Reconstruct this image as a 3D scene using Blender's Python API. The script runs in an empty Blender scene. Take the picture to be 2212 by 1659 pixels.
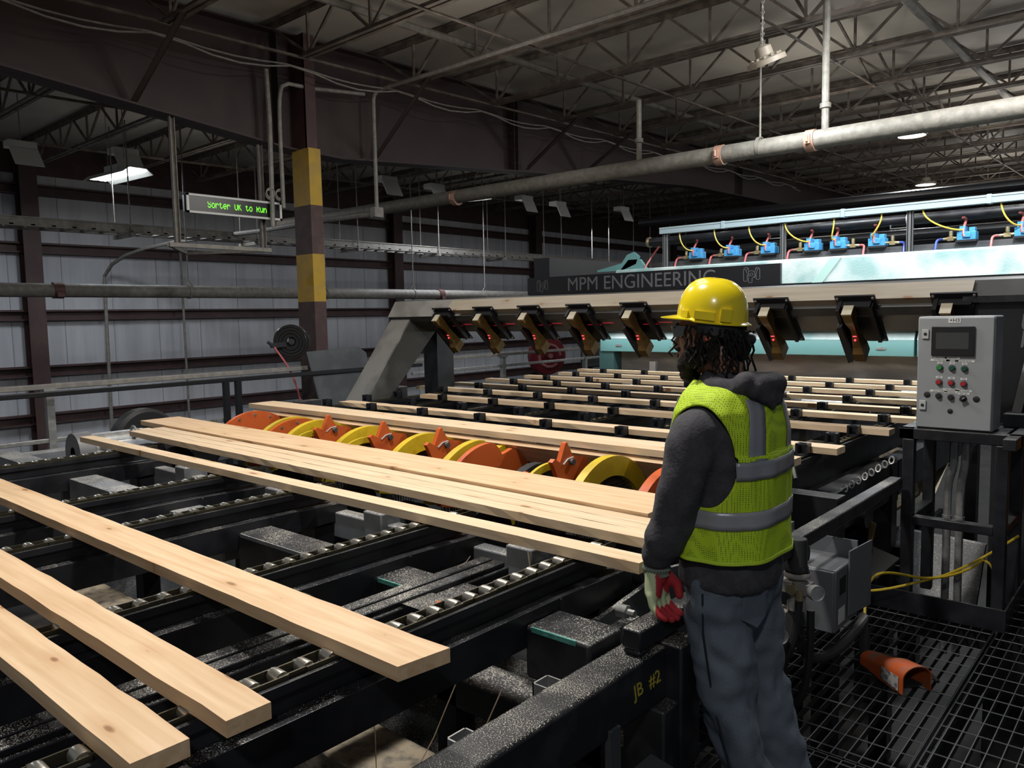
import bpy, bmesh, math, random
from mathutils import Vector, Matrix, noise
R = math.radians
random.seed(7)
S = bpy.context.scene
COL = S.collection
# ------------------------------------------------------------------ camera
cam = bpy.data.cameras.new('camera'); camo = bpy.data.objects.new('camera', cam); COL.objects.link(camo)
_r = Vector((.7530, .6578, -.0189)).normalized()
_f = Vector((-.6569, .7490, -.0863)); _f = (_f - _f.dot(_r) * _r).normalized()
_u = _r.cross(_f)
camo.matrix_world = Matrix(((_r.x, _u.x, -_f.x, 0), (_r.y, _u.y, -_f.y, 0), (_r.z, _u.z, -_f.z, 1.73), (0, 0, 0, 1)))
cam.sensor_width = 36; cam.lens = 1689 * 36 / 2212; cam.clip_start = .05; cam.clip_end = 200
S.camera = camo
# ------------------------------------------------------------------ light
S.view_settings.view_transform = 'Standard'; S.view_settings.look = 'None'
S.view_settings.gamma = 1; S.view_settings.exposure = 0; S.view_settings.use_curve_mapping = False
W = bpy.data.worlds.new('world'); S.world = W; W.use_nodes = True
W.node_tree.nodes['Background'].inputs[0].default_value = (.8, .88, 1, 1)
W.node_tree.nodes['Background'].inputs[1].default_value = .09

def lamp(name, loc, energy, size=.4, color=(1, .97, .92), target=None, kind='AREA', shape='DISK', size_y=None, spread=None, rotz=0):
    l = bpy.data.lights.new(name, kind); l.energy = energy; l.color = color
    if kind == 'AREA':
        l.shape = shape; l.size = size
        if size_y: l.size_y = size_y
        if spread: l.spread = R(spread)
    else:
        l.shadow_soft_size = size
    o = bpy.data.objects.new(name, l); COL.objects.link(o); o.location = loc
    if target:
        o.rotation_euler = (Vector(target) - Vector(loc)).to_track_quat('-Z', 'Y').to_euler()
    else:
        o.rotation_euler = (0, 0, rotz)
    return o
# high bay lamps over the near deck (hung from the joists above and behind the camera)
lamp('high_bay_lamp_near', (-2.4, 1.9, 4.85), 180, .4, (1, .96, .90))
lamp('high_bay_lamp_mid', (-5.2, 3.4, 4.85), 110, .4, (1, .95, .88))
lamp('high_bay_lamp_right', (-1.0, 7.0, 5.0), 300, .4, (.95, .98, 1), target=(-1.9, 8.6, 2.0))
lamp('high_bay_lamp_behind', (1.2, -2.2, 4.85), 110, .4, (.95, .97, 1))
# round and strip lamps in view, then lights with no modelled fixture
lamp('round_lamp_light', (-3.44, 8.10, 4.25), 60, .3, (.93, .98, 1), target=(-2.3, 9.6, 1.9))
lamp('strip_lamp_light', (-14.72, 6.14, 4.30), 85, .35, (.86, .92, 1), shape='RECTANGLE', size_y=1.4, rotz=R(-90))
lamp('strip_lamp_light_far', (-12.45, 12.68, 4.30), 85, .35, (.86, .92, 1), shape='RECTANGLE', size_y=1.2, rotz=R(-90))
lamp('far_round_light', (-3.93, 15.31, 4.72), 150, .4, (.92, .96, 1))
lamp('far_round_light', (-5.19, 21.53, 4.72), 150, .4, (.92, .96, 1))
lamp('far_point_glow', (-1.0, 19, 4.45), 90, .3, (.92, .96, 1), kind='POINT')
lamp('left_bay_lamp', (-15.5, 1.0, 4.4), 110, .4, (.86, .92, 1))
lamp('left_bay_lamp', (-14.0, 20, 4.4), 60, .4, (.86, .92, 1))
lamp('trimmer_fill_light', (-4.1, 9.22, 1.54), 26, 5.0, (.95, .98, 1), target=(-4.1, 9.0, .9), shape='RECTANGLE', size_y=.06)  # unseen strip added to brighten the teal beam and far boards
# added point fills that brighten the roof and joists, no fixtures here
for _p, _e in (((-2.4, 3.2, 3.9), 40), ((-6.2, 6.5, 3.9), 36), ((-1.2, 8.5, 4.1), 40), ((-4.5, 12.5, 4.2), 50), ((-3.0, 16.8, 4.7), 40), ((-2.0, 18, 4.3), 70), ((-4.5, 26, 4.4), 80), ((-14.5, 8, 3.9), 18), ((-14, 16, 3.9), 14)):
    lamp('roof_fill_light', _p, _e, .5, (1, .95, .87), kind='POINT')

# ------------------------------------------------------------------ materials
def nodes(m):
    m.use_nodes = True
    nt = m.node_tree
    return nt, nt.nodes, nt.links, nt.nodes['Principled BSDF']

def M(name, c, r=.5, m=0, c2=None, ns=6, lo=.45, hi=.6, stretch=(1, 1, 1), bump=0, bs=40, dust=None, dth=.56, ds=160, emit=0, ec=None, coat=0, rvar=0, spec=None):
    mt = bpy.data.materials.new(name); nt, N, L, B = nodes(mt)
    c = tuple(c) + (1,)
    B.inputs['Base Color'].default_value = c; B.inputs['Roughness'].default_value = r; B.inputs['Metallic'].default_value = m
    if spec is not None: B.inputs['Specular IOR Level'].default_value = spec
    if coat: B.inputs['Coat Weight'].default_value = coat
    if emit:
        B.inputs['Emission Color'].default_value = tuple(ec or c[:3]) + (1,); B.inputs['Emission Strength'].default_value = emit
    if not (c2 or bump or dust or rvar): return mt
    tc = N.new('ShaderNodeTexCoord'); mp = N.new('ShaderNodeMapping'); mp.inputs['Scale'].default_value = stretch
    L.new(tc.outputs['Object'], mp.inputs['Vector'])
    col = None
    if c2:
        n = N.new('ShaderNodeTexNoise'); n.inputs['Scale'].default_value = ns; n.inputs['Detail'].default_value = 6
        L.new(mp.outputs[0], n.inputs['Vector'])
        rp = N.new('ShaderNodeValToRGB'); rp.color_ramp.elements[0].position = lo; rp.color_ramp.elements[1].position = hi
        rp.color_ramp.elements[0].color = c; rp.color_ramp.elements[1].color = tuple(c2) + (1,)
        L.new(n.outputs['Fac'], rp.inputs['Fac']); col = rp.outputs['Color']
        L.new(col, B.inputs['Base Color'])
    if rvar:
        n = N.new('ShaderNodeTexNoise'); n.inputs['Scale'].default_value = 9; n.inputs['Detail'].default_value = 4
        L.new(mp.outputs[0], n.inputs['Vector'])
        mr = N.new('ShaderNodeMapRange'); mr.inputs[1].default_value = .3; mr.inputs[2].default_value = .7
        mr.inputs[3].default_value = r - rvar; mr.inputs[4].default_value = r + rvar
        L.new(n.outputs['Fac'], mr.inputs[0]); L.new(mr.outputs[0], B.inputs['Roughness'])
    if dust:                                   # sawdust settled on faces that look up
        n = N.new('ShaderNodeTexNoise'); n.inputs['Scale'].default_value = ds; n.inputs['Detail'].default_value = 2
        L.new(tc.outputs['Object'], n.inputs['Vector'])
        n2 = N.new('ShaderNodeTexNoise'); n2.inputs['Scale'].default_value = 5; n2.inputs['Detail'].default_value = 4
        L.new(tc.outputs['Object'], n2.inputs['Vector'])
        ad = N.new('ShaderNodeMath'); ad.operation = 'MULTIPLY_ADD'; ad.inputs[1].default_value = .45
        L.new(n2.outputs['Fac'], ad.inputs[0]); L.new(n.outputs['Fac'], ad.inputs[2])
        st = N.new('ShaderNodeMapRange'); st.inputs[1].default_value = dth + .2; st.inputs[2].default_value = dth + .27
        L.new(ad.outputs[0], st.inputs[0])
        ge = N.new('ShaderNodeNewGeometry'); sp = N.new('ShaderNodeSeparateXYZ'); L.new(ge.outputs['Normal'], sp.inputs[0])
        up = N.new('ShaderNodeMapRange'); up.inputs[1].default_value = .5; up.inputs[2].default_value = .8
        L.new(sp.outputs['Z'], up.inputs[0])
        mu = N.new('ShaderNodeMath'); mu.operation = 'MULTIPLY'; L.new(st.outputs[0], mu.inputs[0]); L.new(up.outputs[0], mu.inputs[1])
        mx = N.new('ShaderNodeMix'); mx.data_type = 'RGBA'; L.new(mu.outputs[0], mx.inputs['Factor'])
        if col: L.new(col, mx.inputs['A'])
        else: mx.inputs['A'].default_value = c
        mx.inputs['B'].default_value = tuple(dust) + (1,)
        L.new(mx.outputs['Result'], B.inputs['Base Color'])
    if bump:
        n = N.new('ShaderNodeTexNoise'); n.inputs['Scale'].default_value = bs; n.inputs['Detail'].default_value = 5
        L.new(mp.outputs[0], n.inputs['Vector'])
        b = N.new('ShaderNodeBump'); b.inputs['Strength'].default_value = bump; b.inputs['Distance'].default_value = .01
        L.new(n.outputs['Fac'], b.inputs['Height']); L.new(b.outputs[0], B.inputs['Normal'])
    return mt

def wood_mat(name, base, late, knot=(.16, .065, .025), rough=.62):
    mt = bpy.data.materials.new(name); nt, N, L, B = nodes(mt)
    B.inputs['Roughness'].default_value = rough
    tc = N.new('ShaderNodeTexCoord'); oi = N.new('ShaderNodeObjectInfo')
    off = N.new('ShaderNodeCombineXYZ')
    m0 = N.new('ShaderNodeMath'); m0.operation = 'MULTIPLY'; m0.inputs[1].default_value = 37; L.new(oi.outputs['Random'], m0.inputs[0])
    L.new(m0.outputs[0], off.inputs[0]); L.new(m0.outputs[0], off.inputs[1])
    va = N.new('ShaderNodeVectorMath'); va.operation = 'ADD'; L.new(tc.outputs['Object'], va.inputs[0]); L.new(off.outputs[0], va.inputs[1])
    mp = N.new('ShaderNodeMapping'); mp.inputs['Scale'].default_value = (.55, 11, 11); L.new(va.outputs[0], mp.inputs['Vector'])
    n = N.new('ShaderNodeTexNoise'); n.inputs['Scale'].default_value = 3.2; n.inputs['Detail'].default_value = 7; n.inputs['Distortion'].default_value = .6
    L.new(mp.outputs[0], n.inputs['Vector'])
    rp = N.new('ShaderNodeValToRGB'); e = rp.color_ramp.elements
    e[0].position = .33; e[0].color = base + (1,); e[1].position = .68; e[1].color = late + (1,)
    L.new(n.outputs['Fac'], rp.inputs['Fac'])
    mk = N.new('ShaderNodeMapping'); mk.inputs['Scale'].default_value = (1.9, 5.6, 0.01); L.new(va.outputs[0], mk.inputs['Vector'])
    vo = N.new('ShaderNodeTexVoronoi'); vo.inputs['Scale'].default_value = 1; vo.voronoi_dimensions = '2D'; L.new(mk.outputs[0], vo.inputs['Vector'])
    kr = N.new('ShaderNodeMapRange'); kr.inputs[1].default_value = .135; kr.inputs[2].default_value = .105; 
    sc = N.new('ShaderNodeSeparateColor'); L.new(vo.outputs['Color'], sc.inputs[0])
    n3 = N.new('ShaderNodeTexNoise'); n3.inputs['Scale'].default_value = 4; L.new(mk.outputs[0], n3.inputs['Vector'])
    k0 = N.new('ShaderNodeMath'); k0.operation = 'MULTIPLY_ADD'; k0.inputs[1].default_value = .085; L.new(sc.outputs[0], k0.inputs[0]); L.new(vo.outputs['Distance'], k0.inputs[2])
    k1 = N.new('ShaderNodeMath'); k1.operation = 'MULTIPLY_ADD'; k1.inputs[1].default_value = .10; L.new(n3.outputs['Fac'], k1.inputs[0]); L.new(k0.outputs[0], k1.inputs[2])
    L.new(k1.outputs[0], kr.inputs[0])
    mx = N.new('ShaderNodeMix'); mx.data_type = 'RGBA'; L.new(kr.outputs[0], mx.inputs['Factor']); L.new(rp.outputs['Color'], mx.inputs['A'])
    mx.inputs['B'].default_value = knot + (1,)
    k2 = N.new('ShaderNodeMapRange'); k2.inputs[1].default_value = .30; k2.inputs[2].default_value = .12; k2.inputs[4].default_value = .4; L.new(k1.outputs[0], k2.inputs[0])
    m2 = N.new('ShaderNodeMix'); m2.data_type = 'RGBA'; L.new(k2.outputs[0], m2.inputs['Factor']); L.new(mx.outputs['Result'], m2.inputs['A'])
    m2.inputs['B'].default_value = (late[0] * .8, late[1] * .66, late[2] * .5, 1)
    L.new(m2.outputs['Result'], B.inputs['Base Color'])
    bp = N.new('ShaderNodeBump'); bp.inputs['Strength'].default_value = .25; bp.inputs['Distance'].default_value = .003
    L.new(n.outputs['Fac'], bp.inputs['Height']); L.new(bp.outputs[0], B.inputs['Normal'])
    return mt

DUST = (.50, .47, .41)
black = M('black_paint', (.008, .0085, .011), .42, dust=DUST, dth=.665, ds=300, rvar=.12, c2=(.016, .017, .021), ns=4)
black_dusty = M('black_paint_dusty', (.008, .0085, .011), .45, dust=DUST, dth=.61, ds=270, c2=(.02, .02, .023), ns=9)
black_clean = M('black_plain', (.008, .008, .01), .4)
black_matt = M('black_matt', (.012, .012, .013), .75)
rubber = M('black_rubber', (.01, .01, .011), .6)
chainm = M('chain_steel', (.10, .088, .06), .4, .85)
rollm = M('roller_steel', (.62, .59, .52), .28, .9)
greym = M('grey_steel', (.14, .15, .165), .5, 0, c2=(.19, .2, .215), ns=5, dust=DUST, dth=.56)
greyd = M('dark_grey_steel', (.045, .048, .054), .5, 0, c2=(.065, .066, .07), ns=5, dust=DUST, dth=.57)
sawd = M('sawdust_heap', (.27, .225, .16), .9, c2=(.10, .09, .08), ns=22, lo=.45, hi=.7, bump=.6, bs=90)
galv = M('galvanised', (.33, .33, .32), .45, .6, c2=(.42, .42, .41), ns=20)
galvd = M('dusty_conduit', (.20, .19, .175), .65, .1, c2=(.26, .24, .21), ns=12)
maroon = M('maroon_steel', (.055, .026, .026), .6, c2=(.07, .036, .034), ns=3)
maroon2 = M('maroon_girder', (.029, .016, .016), .6, c2=(.037, .021, .020), ns=1.2)
joistm = M('joist_steel', (.10, .078, .064), .7, c2=(.165, .135, .11), ns=6)
yellowp = M('yellow_band', (.42, .26, .02), .5, c2=(.36, .23, .04), ns=6)
brownp = M('brown_band', (.055, .028, .026), .55, c2=(.075, .04, .036), ns=6)
linerm = M('wall_liner', (.52, .53, .56), .75, c2=(.45, .46, .49), ns=1.6, stretch=(1, 3.2, .35), lo=.42, hi=.62, bump=.55, bs=2.2)
roofm = M('roof_insulation', (.50, .46, .40), .55, c2=(.42, .39, .34), ns=.8, bump=.5, bs=1.3)
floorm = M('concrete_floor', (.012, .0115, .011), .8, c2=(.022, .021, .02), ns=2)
pipem = M('dusty_pipe', (.115, .107, .09), .65, c2=(.17, .155, .13), ns=14, lo=.4, hi=.7, bump=.35, bs=26)
mint = M('mint_paint', (.30, .47, .47), .38, c2=(.66, .74, .73), ns=3.2, lo=.36, hi=.66, bump=.25, bs=60)
teal = M('teal_paint', (.13, .30, .30), .42, c2=(.05, .075, .078), ns=4.2, lo=.63, hi=.66)
duct = M('pale_blue_duct', (.32, .42, .46), .45)
wood = wood_mat('pine', (.70, .50, .31), (.56, .365, .20))
wood2 = wood_mat('pine_pale', (.70, .54, .365), (.58, .42, .26))
plankm = wood_mat('plank', (.27, .235, .18), (.22, .185, .14))
orange = M('orange_paint', (.56, .105, .02), .45, c2=(.42, .07, .018), ns=9, lo=.5, hi=.7)
yellow = M('yellow_paint', (.60, .43, .015), .45, c2=(.48, .34, .015), ns=7)
redp = M('red_paint', (.20, .012, .018), .4)
meshm = M('expanded_mesh', (.03, .028, .02), .6)
scanm = M('scanner_bronze', (.17, .105, .03), .4, .55, c2=(.12, .07, .02), ns=10)
laser = M('laser_lens', (.8, .02, .03), .3, emit=5, ec=(1, .03, .05))
whitem = M('white_plastic', (.62, .62, .60), .5)
hoodm = M('fixture_grey', (.60, .60, .58), .55)
lampm = M('lamp_glow', (1, 1, 1), .4, emit=14, ec=(.90, .97, 1))
ledm = M('led_green', (.1, .8, .05), .4, emit=1.3, ec=(.20, 1, .02))
screenm = M('dark_glass', (.05, .052, .052), .18)
panelm = M('panel_grey', (.255, .268, .278), .42, c2=(.28, .293, .303), ns=3)
inkm = M('ink', (.01, .01, .012), .6)
lettm = M('lettering_grey', (.10, .10, .105), .5)
bluev = M('valve_blue', (.06, .30, .60), .4)
brass = M('brass', (.5, .42, .25), .35, .8)
hosey = M('yellow_hose', (.60, .46, .07), .45)
hoser = M('red_hose', (.50, .13, .13), .45)
hoseb = M('blue_hose', (.05, .09, .42), .45)
cordm = M('yellow_cord', (.48, .34, .02), .5)
plastic = M('dusty_curtain', (.20, .18, .165), .35, c2=(.30, .27, .24), ns=2.4, stretch=(.6, 1, 2.4), bump=.8, bs=3)
greenedge = M('worn_green_edge', (.06, .22, .18), .5, c2=(.10, .32, .26), ns=30)

# ------------------------------------------------------------------ mesh helpers
def V(*a): return Vector(a)
class MB:
    def __init__(s): s.v = []; s.f = []; s.m = []
    def add(s, vs, fs, mi=0):
        n = len(s.v); s.v += [Vector(p) for p in vs]; s.f += [tuple(i + n for i in f) for f in fs]; s.m += [mi] * len(fs)
        return s
    def box(s, a, b, mi=0):
        x0, y0, z0 = a; x1, y1, z1 = b
        return s.add([(x0, y0, z0), (x1, y0, z0), (x1, y1, z0), (x0, y1, z0), (x0, y0, z1), (x1, y0, z1), (x1, y1, z1), (x0, y1, z1)],
                     [(0, 3, 2, 1), (4, 5, 6, 7), (0, 1, 5, 4), (1, 2, 6, 5), (2, 3, 7, 6), (3, 0, 4, 7)], mi)
    def bar(s, p0, p1, w, h, up=(0, 0, 1), mi=0):
        p0 = Vector(p0); p1 = Vector(p1); d = (p1 - p0).normalized(); up = Vector(up)
        if abs(d.dot(up)) > .99: up = Vector((0, 1, 0))
        sx = d.cross(up).normalized() * (w / 2); uz = sx.cross(d).normalized() * (h / 2)
        vs = [p + a * sx + b * uz for p in (p0, p1) for a, b in ((-1, -1), (1, -1), (1, 1), (-1, 1))]
        return s.add(vs, [(0, 1, 2, 3), (7, 6, 5, 4), (0, 4, 5, 1), (1, 5, 6, 2), (2, 6, 7, 3), (3, 7, 4, 0)], mi)
    def prism(s, poly, vec, mi=0):
        n = len(poly); vec = Vector(vec); p = [Vector(q) for q in poly]
        return s.add(p + [q + vec for q in p], [tuple(range(n - 1, -1, -1)), tuple(range(n, 2 * n))] + [(i, (i + 1) % n, n + (i + 1) % n, n + i) for i in range(n)], mi)
    def tube(s, pts, r, n=8, mi=0, cap=True):
        pts = [Vector(p) for p in pts]; rs = r if isinstance(r, (list, tuple)) else [r] * len(pts)
        t = (pts[1] - pts[0]).normalized(); a = t.orthogonal().normalized(); vs = []; fs = []
        for i, p in enumerate(pts):
            if i == 0: t = (pts[1] - p).normalized()
            elif i == len(pts) - 1: t = (p - pts[i - 1]).normalized()
            else: t = ((pts[i + 1] - p).normalized() + (p - pts[i - 1]).normalized()).normalized()
            a = (a - a.dot(t) * t).normalized(); b = t.cross(a)
            for k in range(n):
                w = 2 * math.pi * k / n
                vs.append(p + rs[i] * (math.cos(w) * a + math.sin(w) * b))
        for i in range(len(pts) - 1):
            for k in range(n):
                fs.append((i * n + k, i * n + (k + 1) % n, (i + 1) * n + (k + 1) % n, (i + 1) * n + k))
        if cap: fs += [tuple(range(n - 1, -1, -1)), tuple(range((len(pts) - 1) * n, len(pts) * n))]
        return s.add(vs, fs, mi)
    def cyl(s, p0, p1, r, n=16, r2=None, mi=0): return s.tube([p0, p1], [r, r if r2 is None else r2], n, mi)
    def lathe(s, prof, c, axis=(0, 0, 1), n=20, mi=0):
        ax = Vector(axis).normalized(); a = ax.orthogonal().normalized(); b = ax.cross(a); c = Vector(c); vs = []; fs = []
        for r, h in prof:
            for k in range(n):
                w = 2 * math.pi * k / n
                vs.append(c + ax * h + max(r, 1e-5) * (math.cos(w) * a + math.sin(w) * b))
        for i in range(len(prof) - 1):
            for k in range(n): fs.append((i * n + k, i * n + (k + 1) % n, (i + 1) * n + (k + 1) % n, (i + 1) * n + k))
        return s.add(vs, fs, mi)
    def ball(s, c, r, n=10, mi=0, rot=None):
        rx, ry, rz = r if isinstance(r, (list, tuple)) else (r, r, r); vs = []; fs = []; m = n; k2 = 2 * n
        for i in range(m + 1):
            th = math.pi * i / m
            for k in range(k2):
                ph = 2 * math.pi * k / k2
                q = Vector((rx * math.sin(th) * math.cos(ph), ry * math.sin(th) * math.sin(ph), rz * math.cos(th)))
                if rot: q = rot @ q
                vs.append(Vector(c) + q)
        for i in range(m):
            for k in range(k2): fs.append((i * k2 + k, (i + 1) * k2 + k, (i + 1) * k2 + (k + 1) % k2, i * k2 + (k + 1) % k2))
        return s.add(vs, fs, mi)
    def cap(s, p0, p1, r0, r1, n=10):              # tapered capsule
        s.ball(p0, r0, n); s.ball(p1, r1, n); return s.tube([p0, p1], [r0, r1], 2 * n)
    def loft(s, rings, mi=0, close=True, capends=True):
        n = len(rings[0]); vs = [p for r in rings for p in r]; fs = []
        for i in range(len(rings) - 1):
            for k in range(n if close else n - 1): fs.append((i * n + k, i * n + (k + 1) % n, (i + 1) * n + (k + 1) % n, (i + 1) * n + k))
        if capends and close: fs += [tuple(range(n - 1, -1, -1)), tuple(range((len(rings) - 1) * n, len(rings) * n))]
        return s.add(vs, fs, mi)

def wloc(o):
    p = Vector((0, 0, 0))
    while o: p += o.location; o = o.parent
    return p

def obj(name, mb, mat, parent=None, org=None, smooth=30, bevel=0, label=None):
    me = bpy.data.meshes.new(name)
    o0 = wloc(parent) if parent else Vector((0, 0, 0))
    org = Vector(org) if org is not None else o0
    me.from_pydata([tuple(p - org) for p in mb.v], [], mb.f)
    for m in (mat if isinstance(mat, (list, tuple)) else [mat]): me.materials.append(m)
    if isinstance(mat, (list, tuple)): me.polygons.foreach_set('material_index', mb.m)
    bm = bmesh.new(); bm.from_mesh(me); bmesh.ops.remove_doubles(bm, verts=bm.verts, dist=1e-6) if smooth == 180 else None
    bmesh.ops.recalc_face_normals(bm, faces=bm.faces); bm.to_mesh(me); bm.free()
    if smooth:
        me.polygons.foreach_set('use_smooth', [True] * len(me.polygons))
        if smooth < 180: me.set_sharp_from_angle(angle=R(smooth))
    o = bpy.data.objects.new(name, me); COL.objects.link(o); o.location = org - o0
    if parent: o.parent = parent
    if bevel:
        b = o.modifiers.new('bevel', 'BEVEL'); b.width = bevel; b.segments = 2; b.limit_method = 'ANGLE'
    if label: o['label'] = label
    return o

def tag(o, label, cat, group=None, kind=None):
    o['label'] = label; o['category'] = cat
    if group: o['group'] = group
    if kind: o['kind'] = kind
    return o

def thing(name, label, cat, loc=(0, 0, 0), group=None):
    o = bpy.data.objects.new(name, None); COL.objects.link(o); o.location = loc; o.empty_display_size = .1
    return tag(o, label, cat, group)

def struct(name, mb, mat, label=None, **k):
    o = obj(name, mb, mat, **k); o['kind'] = 'structure'
    if label: o['label'] = label
    return o

def dup(root, delta, label, group=None):
    r = root.copy(); COL.objects.link(r); r.location = root.location + Vector(delta); r['label'] = label
    if group: r['group'] = group
    for ch in list(root.children):
        c = ch.copy(); COL.objects.link(c); c.parent = r
        for g in list(ch.children):
            d = g.copy(); COL.objects.link(d); d.parent = c
    return r

def text_mb(txt, size, mtx, depth=.001, align='CENTER'):
    cu = bpy.data.curves.new('lettering', 'FONT'); cu.body = txt; cu.size = size; cu.extrude = depth; cu.align_x = align; cu.align_y = 'CENTER'
    o = bpy.data.objects.new('lettering', cu); me = bpy.data.meshes.new_from_object(o)
    b = MB(); b.add([mtx @ v.co for v in me.vertices], [tuple(p.vertices) for p in me.polygons])
    bpy.data.objects.remove(o); bpy.data.meshes.remove(me); bpy.data.curves.remove(cu)
    return b

def plane_mtx(o, x, y):                            # text frame: origin, x axis, y axis
    x = Vector(x).normalized(); y = Vector(y).normalized(); z = x.cross(y)
    return Matrix(((x.x, y.x, z.x, o[0]), (x.y, y.y, z.y, o[1]), (x.z, y.z, z.z, o[2]), (0, 0, 0, 1)))

def bez(p0, p1, p2, p3, n=10):
    p0, p1, p2, p3 = map(Vector, (p0, p1, p2, p3))
    return [(1 - t) ** 3 * p0 + 3 * t * (1 - t) ** 2 * p1 + 3 * t * t * (1 - t) * p2 + t ** 3 * p3 for t in [i / n for i in range(n + 1)]]

ORD = ['nearest', 'second nearest', 'third nearest', 'fourth nearest', 'fifth nearest', 'sixth nearest', 'seventh nearest', 'eighth nearest', 'ninth nearest', 'tenth nearest',
       'eleventh nearest', 'twelfth nearest', 'thirteenth nearest', 'fourteenth nearest', 'fifteenth nearest', 'sixteenth nearest', 'seventeenth nearest', 'eighteenth nearest', 'nineteenth nearest',
       'twentieth nearest', 'twenty-first nearest', 'twenty-second nearest', 'twenty-third nearest', 'twenty-fourth nearest']
NTH = ['first', 'second', 'third', 'fourth', 'fifth', 'sixth', 'seventh', 'eighth', 'ninth', 'tenth', 'eleventh', 'twelfth']
# ================================================================== the building
def roofz(y): return 5.60 + .0195 * (y - 4)
YA, YB = -3, 48
XL, XR = -19, 3.4
b = MB(); b.prism([(XL, YA, roofz(YA)), (XL, YB, roofz(YB)), (XR, YB, roofz(YB)), (XR, YA, roofz(YA))], (0, 0, .15)); struct('ceiling', b, roofm, 'white insulated roof underside')
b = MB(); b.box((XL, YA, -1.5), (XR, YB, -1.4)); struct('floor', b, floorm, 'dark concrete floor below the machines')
b = MB(); b.box((XL - .2, YA, -1.4), (XL, YB, 4.95)); struct('wall_left', b, linerm, 'pale liner panel wall')
b = MB(); b.box((XL - .2, YA, 4.95), (XL - .02, YB, 6.5)); struct('trim_1', b, maroon, 'dark band above the liner panels')
b = MB(); b.box((XL, YB - .2, -1.4), (XR, YB, 6.5)); struct('wall_back', b, linerm, 'far end wall')
# liner seams
b = MB()
y = 2.4
while y < 47:
    b.box((XL, y, -1.2), (XL + .008, y + .016, 4.95)); y += 1.05
struct('trim_2', b, M('seam', (.30, .30, .32), .7), 'vertical seams of the wall liner')
for i, z in enumerate((4.50, 3.27, 1.83, .62, -.42)):
    b = MB(); b.box((XL + .02, YA, z), (XL + .06, YB, z + .23)); b.box((XL + .06, YA, z + .19), (XL + .2, YB, z + .23)); b.box((XL + .06, YA, z), (XL + .2, YB, z + .03))
    struct('trim_%d' % (i + 3), b, maroon, 'maroon wall girt, %s from the top' % NTH[i])
wl = ['left of the yellow striped column', 'behind the gantry leg', 'behind the black name panel', 'deep in the hall']
for i, y in enumerate((5.94, 16.05, 22.9, 33)):
    t = thing('wall_column', 'dark maroon steel wall column ' + wl[i], 'column', (XL + .25, y, -1.4), 'wall columns')
    b = MB(); b.box((XL + .09, y - .012, -1.4), (XL + .39, y + .012, 5.45)); obj('web', b, maroon, t)
    for x in (XL + .07, XL + .39):
        b = MB(); b.box((x, y - .17, -1.4), (x + .022, y + .17, 5.45)); obj('flange', b, maroon, t)
# girder
gx = -9.4
t = thing('roof_girder', 'deep maroon plate girder running over the yellow striped column', 'girder', (gx, 6.2, 4.0))
bot = [(YA, 4.72), (2.8, 4.36), (6.1, 4.02), (7.0, 4.0), (10.8, 4.30), (17.2, 4.75), (24, 4.85), (46, 5.1)]
top = lambda y: roofz(y) - .13
b = MB(); b.prism([(gx - .01, y, z) for y, z in bot] + [(gx - .01, y, top(y)) for y, z in reversed(bot)], (.02, 0, 0)); obj('web', b, maroon2, t, smooth=0)
b = MB()
for (y0, z0), (y1, z1) in zip(bot, bot[1:]): b.prism([(gx - .16, y0, z0), (gx - .16, y1, z1), (gx - .16, y1, z1 + .022), (gx - .16, y0, z0 + .022)], (.32, 0, 0))
obj('bottom_flange', b, maroon2, t, smooth=0)
b = MB(); b.prism([(gx - .16, YA, top(YA)), (gx - .16, 46, top(46)), (gx - .16, 46, top(46) + .022), (gx - .16, YA, top(YA) + .022)], (.32, 0, 0)); obj('top_flange', b, maroon2, t, smooth=0)
b = MB(); b.box((gx + .02, 6.27, 4.02), (-9.06, 6.29, top(6.2))); b.box((-9.09, 6.27, 4.02), (-9.05, 6.43, top(6.2))); b.box((gx + .02, 6.41, 4.02), (-9.06, 6.43, top(6.2))); obj('column_stub', b, maroon, t)
for y in (6.0, 10.75, 10.85, 20):
    zb = [z0 + (z1 - z0) * (y - y0) / (y1 - y0) for (y0, z0), (y1, z1) in zip(bot, bot[1:]) if y0 <= y <= y1][0]
    b = MB(); b.box((gx + .01, y - .008, zb), (gx + .15, y + .008, top(y)))
    if y > 10.7 and y < 11:
        for k in range(5): b.cyl((gx + .1, y - .008, zb + .15 + k * .25), (gx + .1, y - .05, zb + .15 + k * .25), .016, 6)
    obj('stiffener', b, maroon2, t)
# striped column
t = thing('striped_column', 'steel column with yellow and dark brown painted bands under the girder', 'column', (-9.25, 6.25, -1.4))
z = 4.0; k = 0
x0, x1, y0, y1 = -9.385, -9.0, 6.25, 6.44
for z1, z0, m in ((4.02, 3.27, yellowp), (3.27, 2.62, brownp), (2.62, 1.98, yellowp), (1.98, -.6, brownp), (-.6, -1.4, yellowp)):
    b = MB(); b.box((x0, y0, z0), (x1, y1, z1))
    obj('band', b, m, t, label='yellow painted band' if m is yellowp else 'dark brown painted band')
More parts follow.
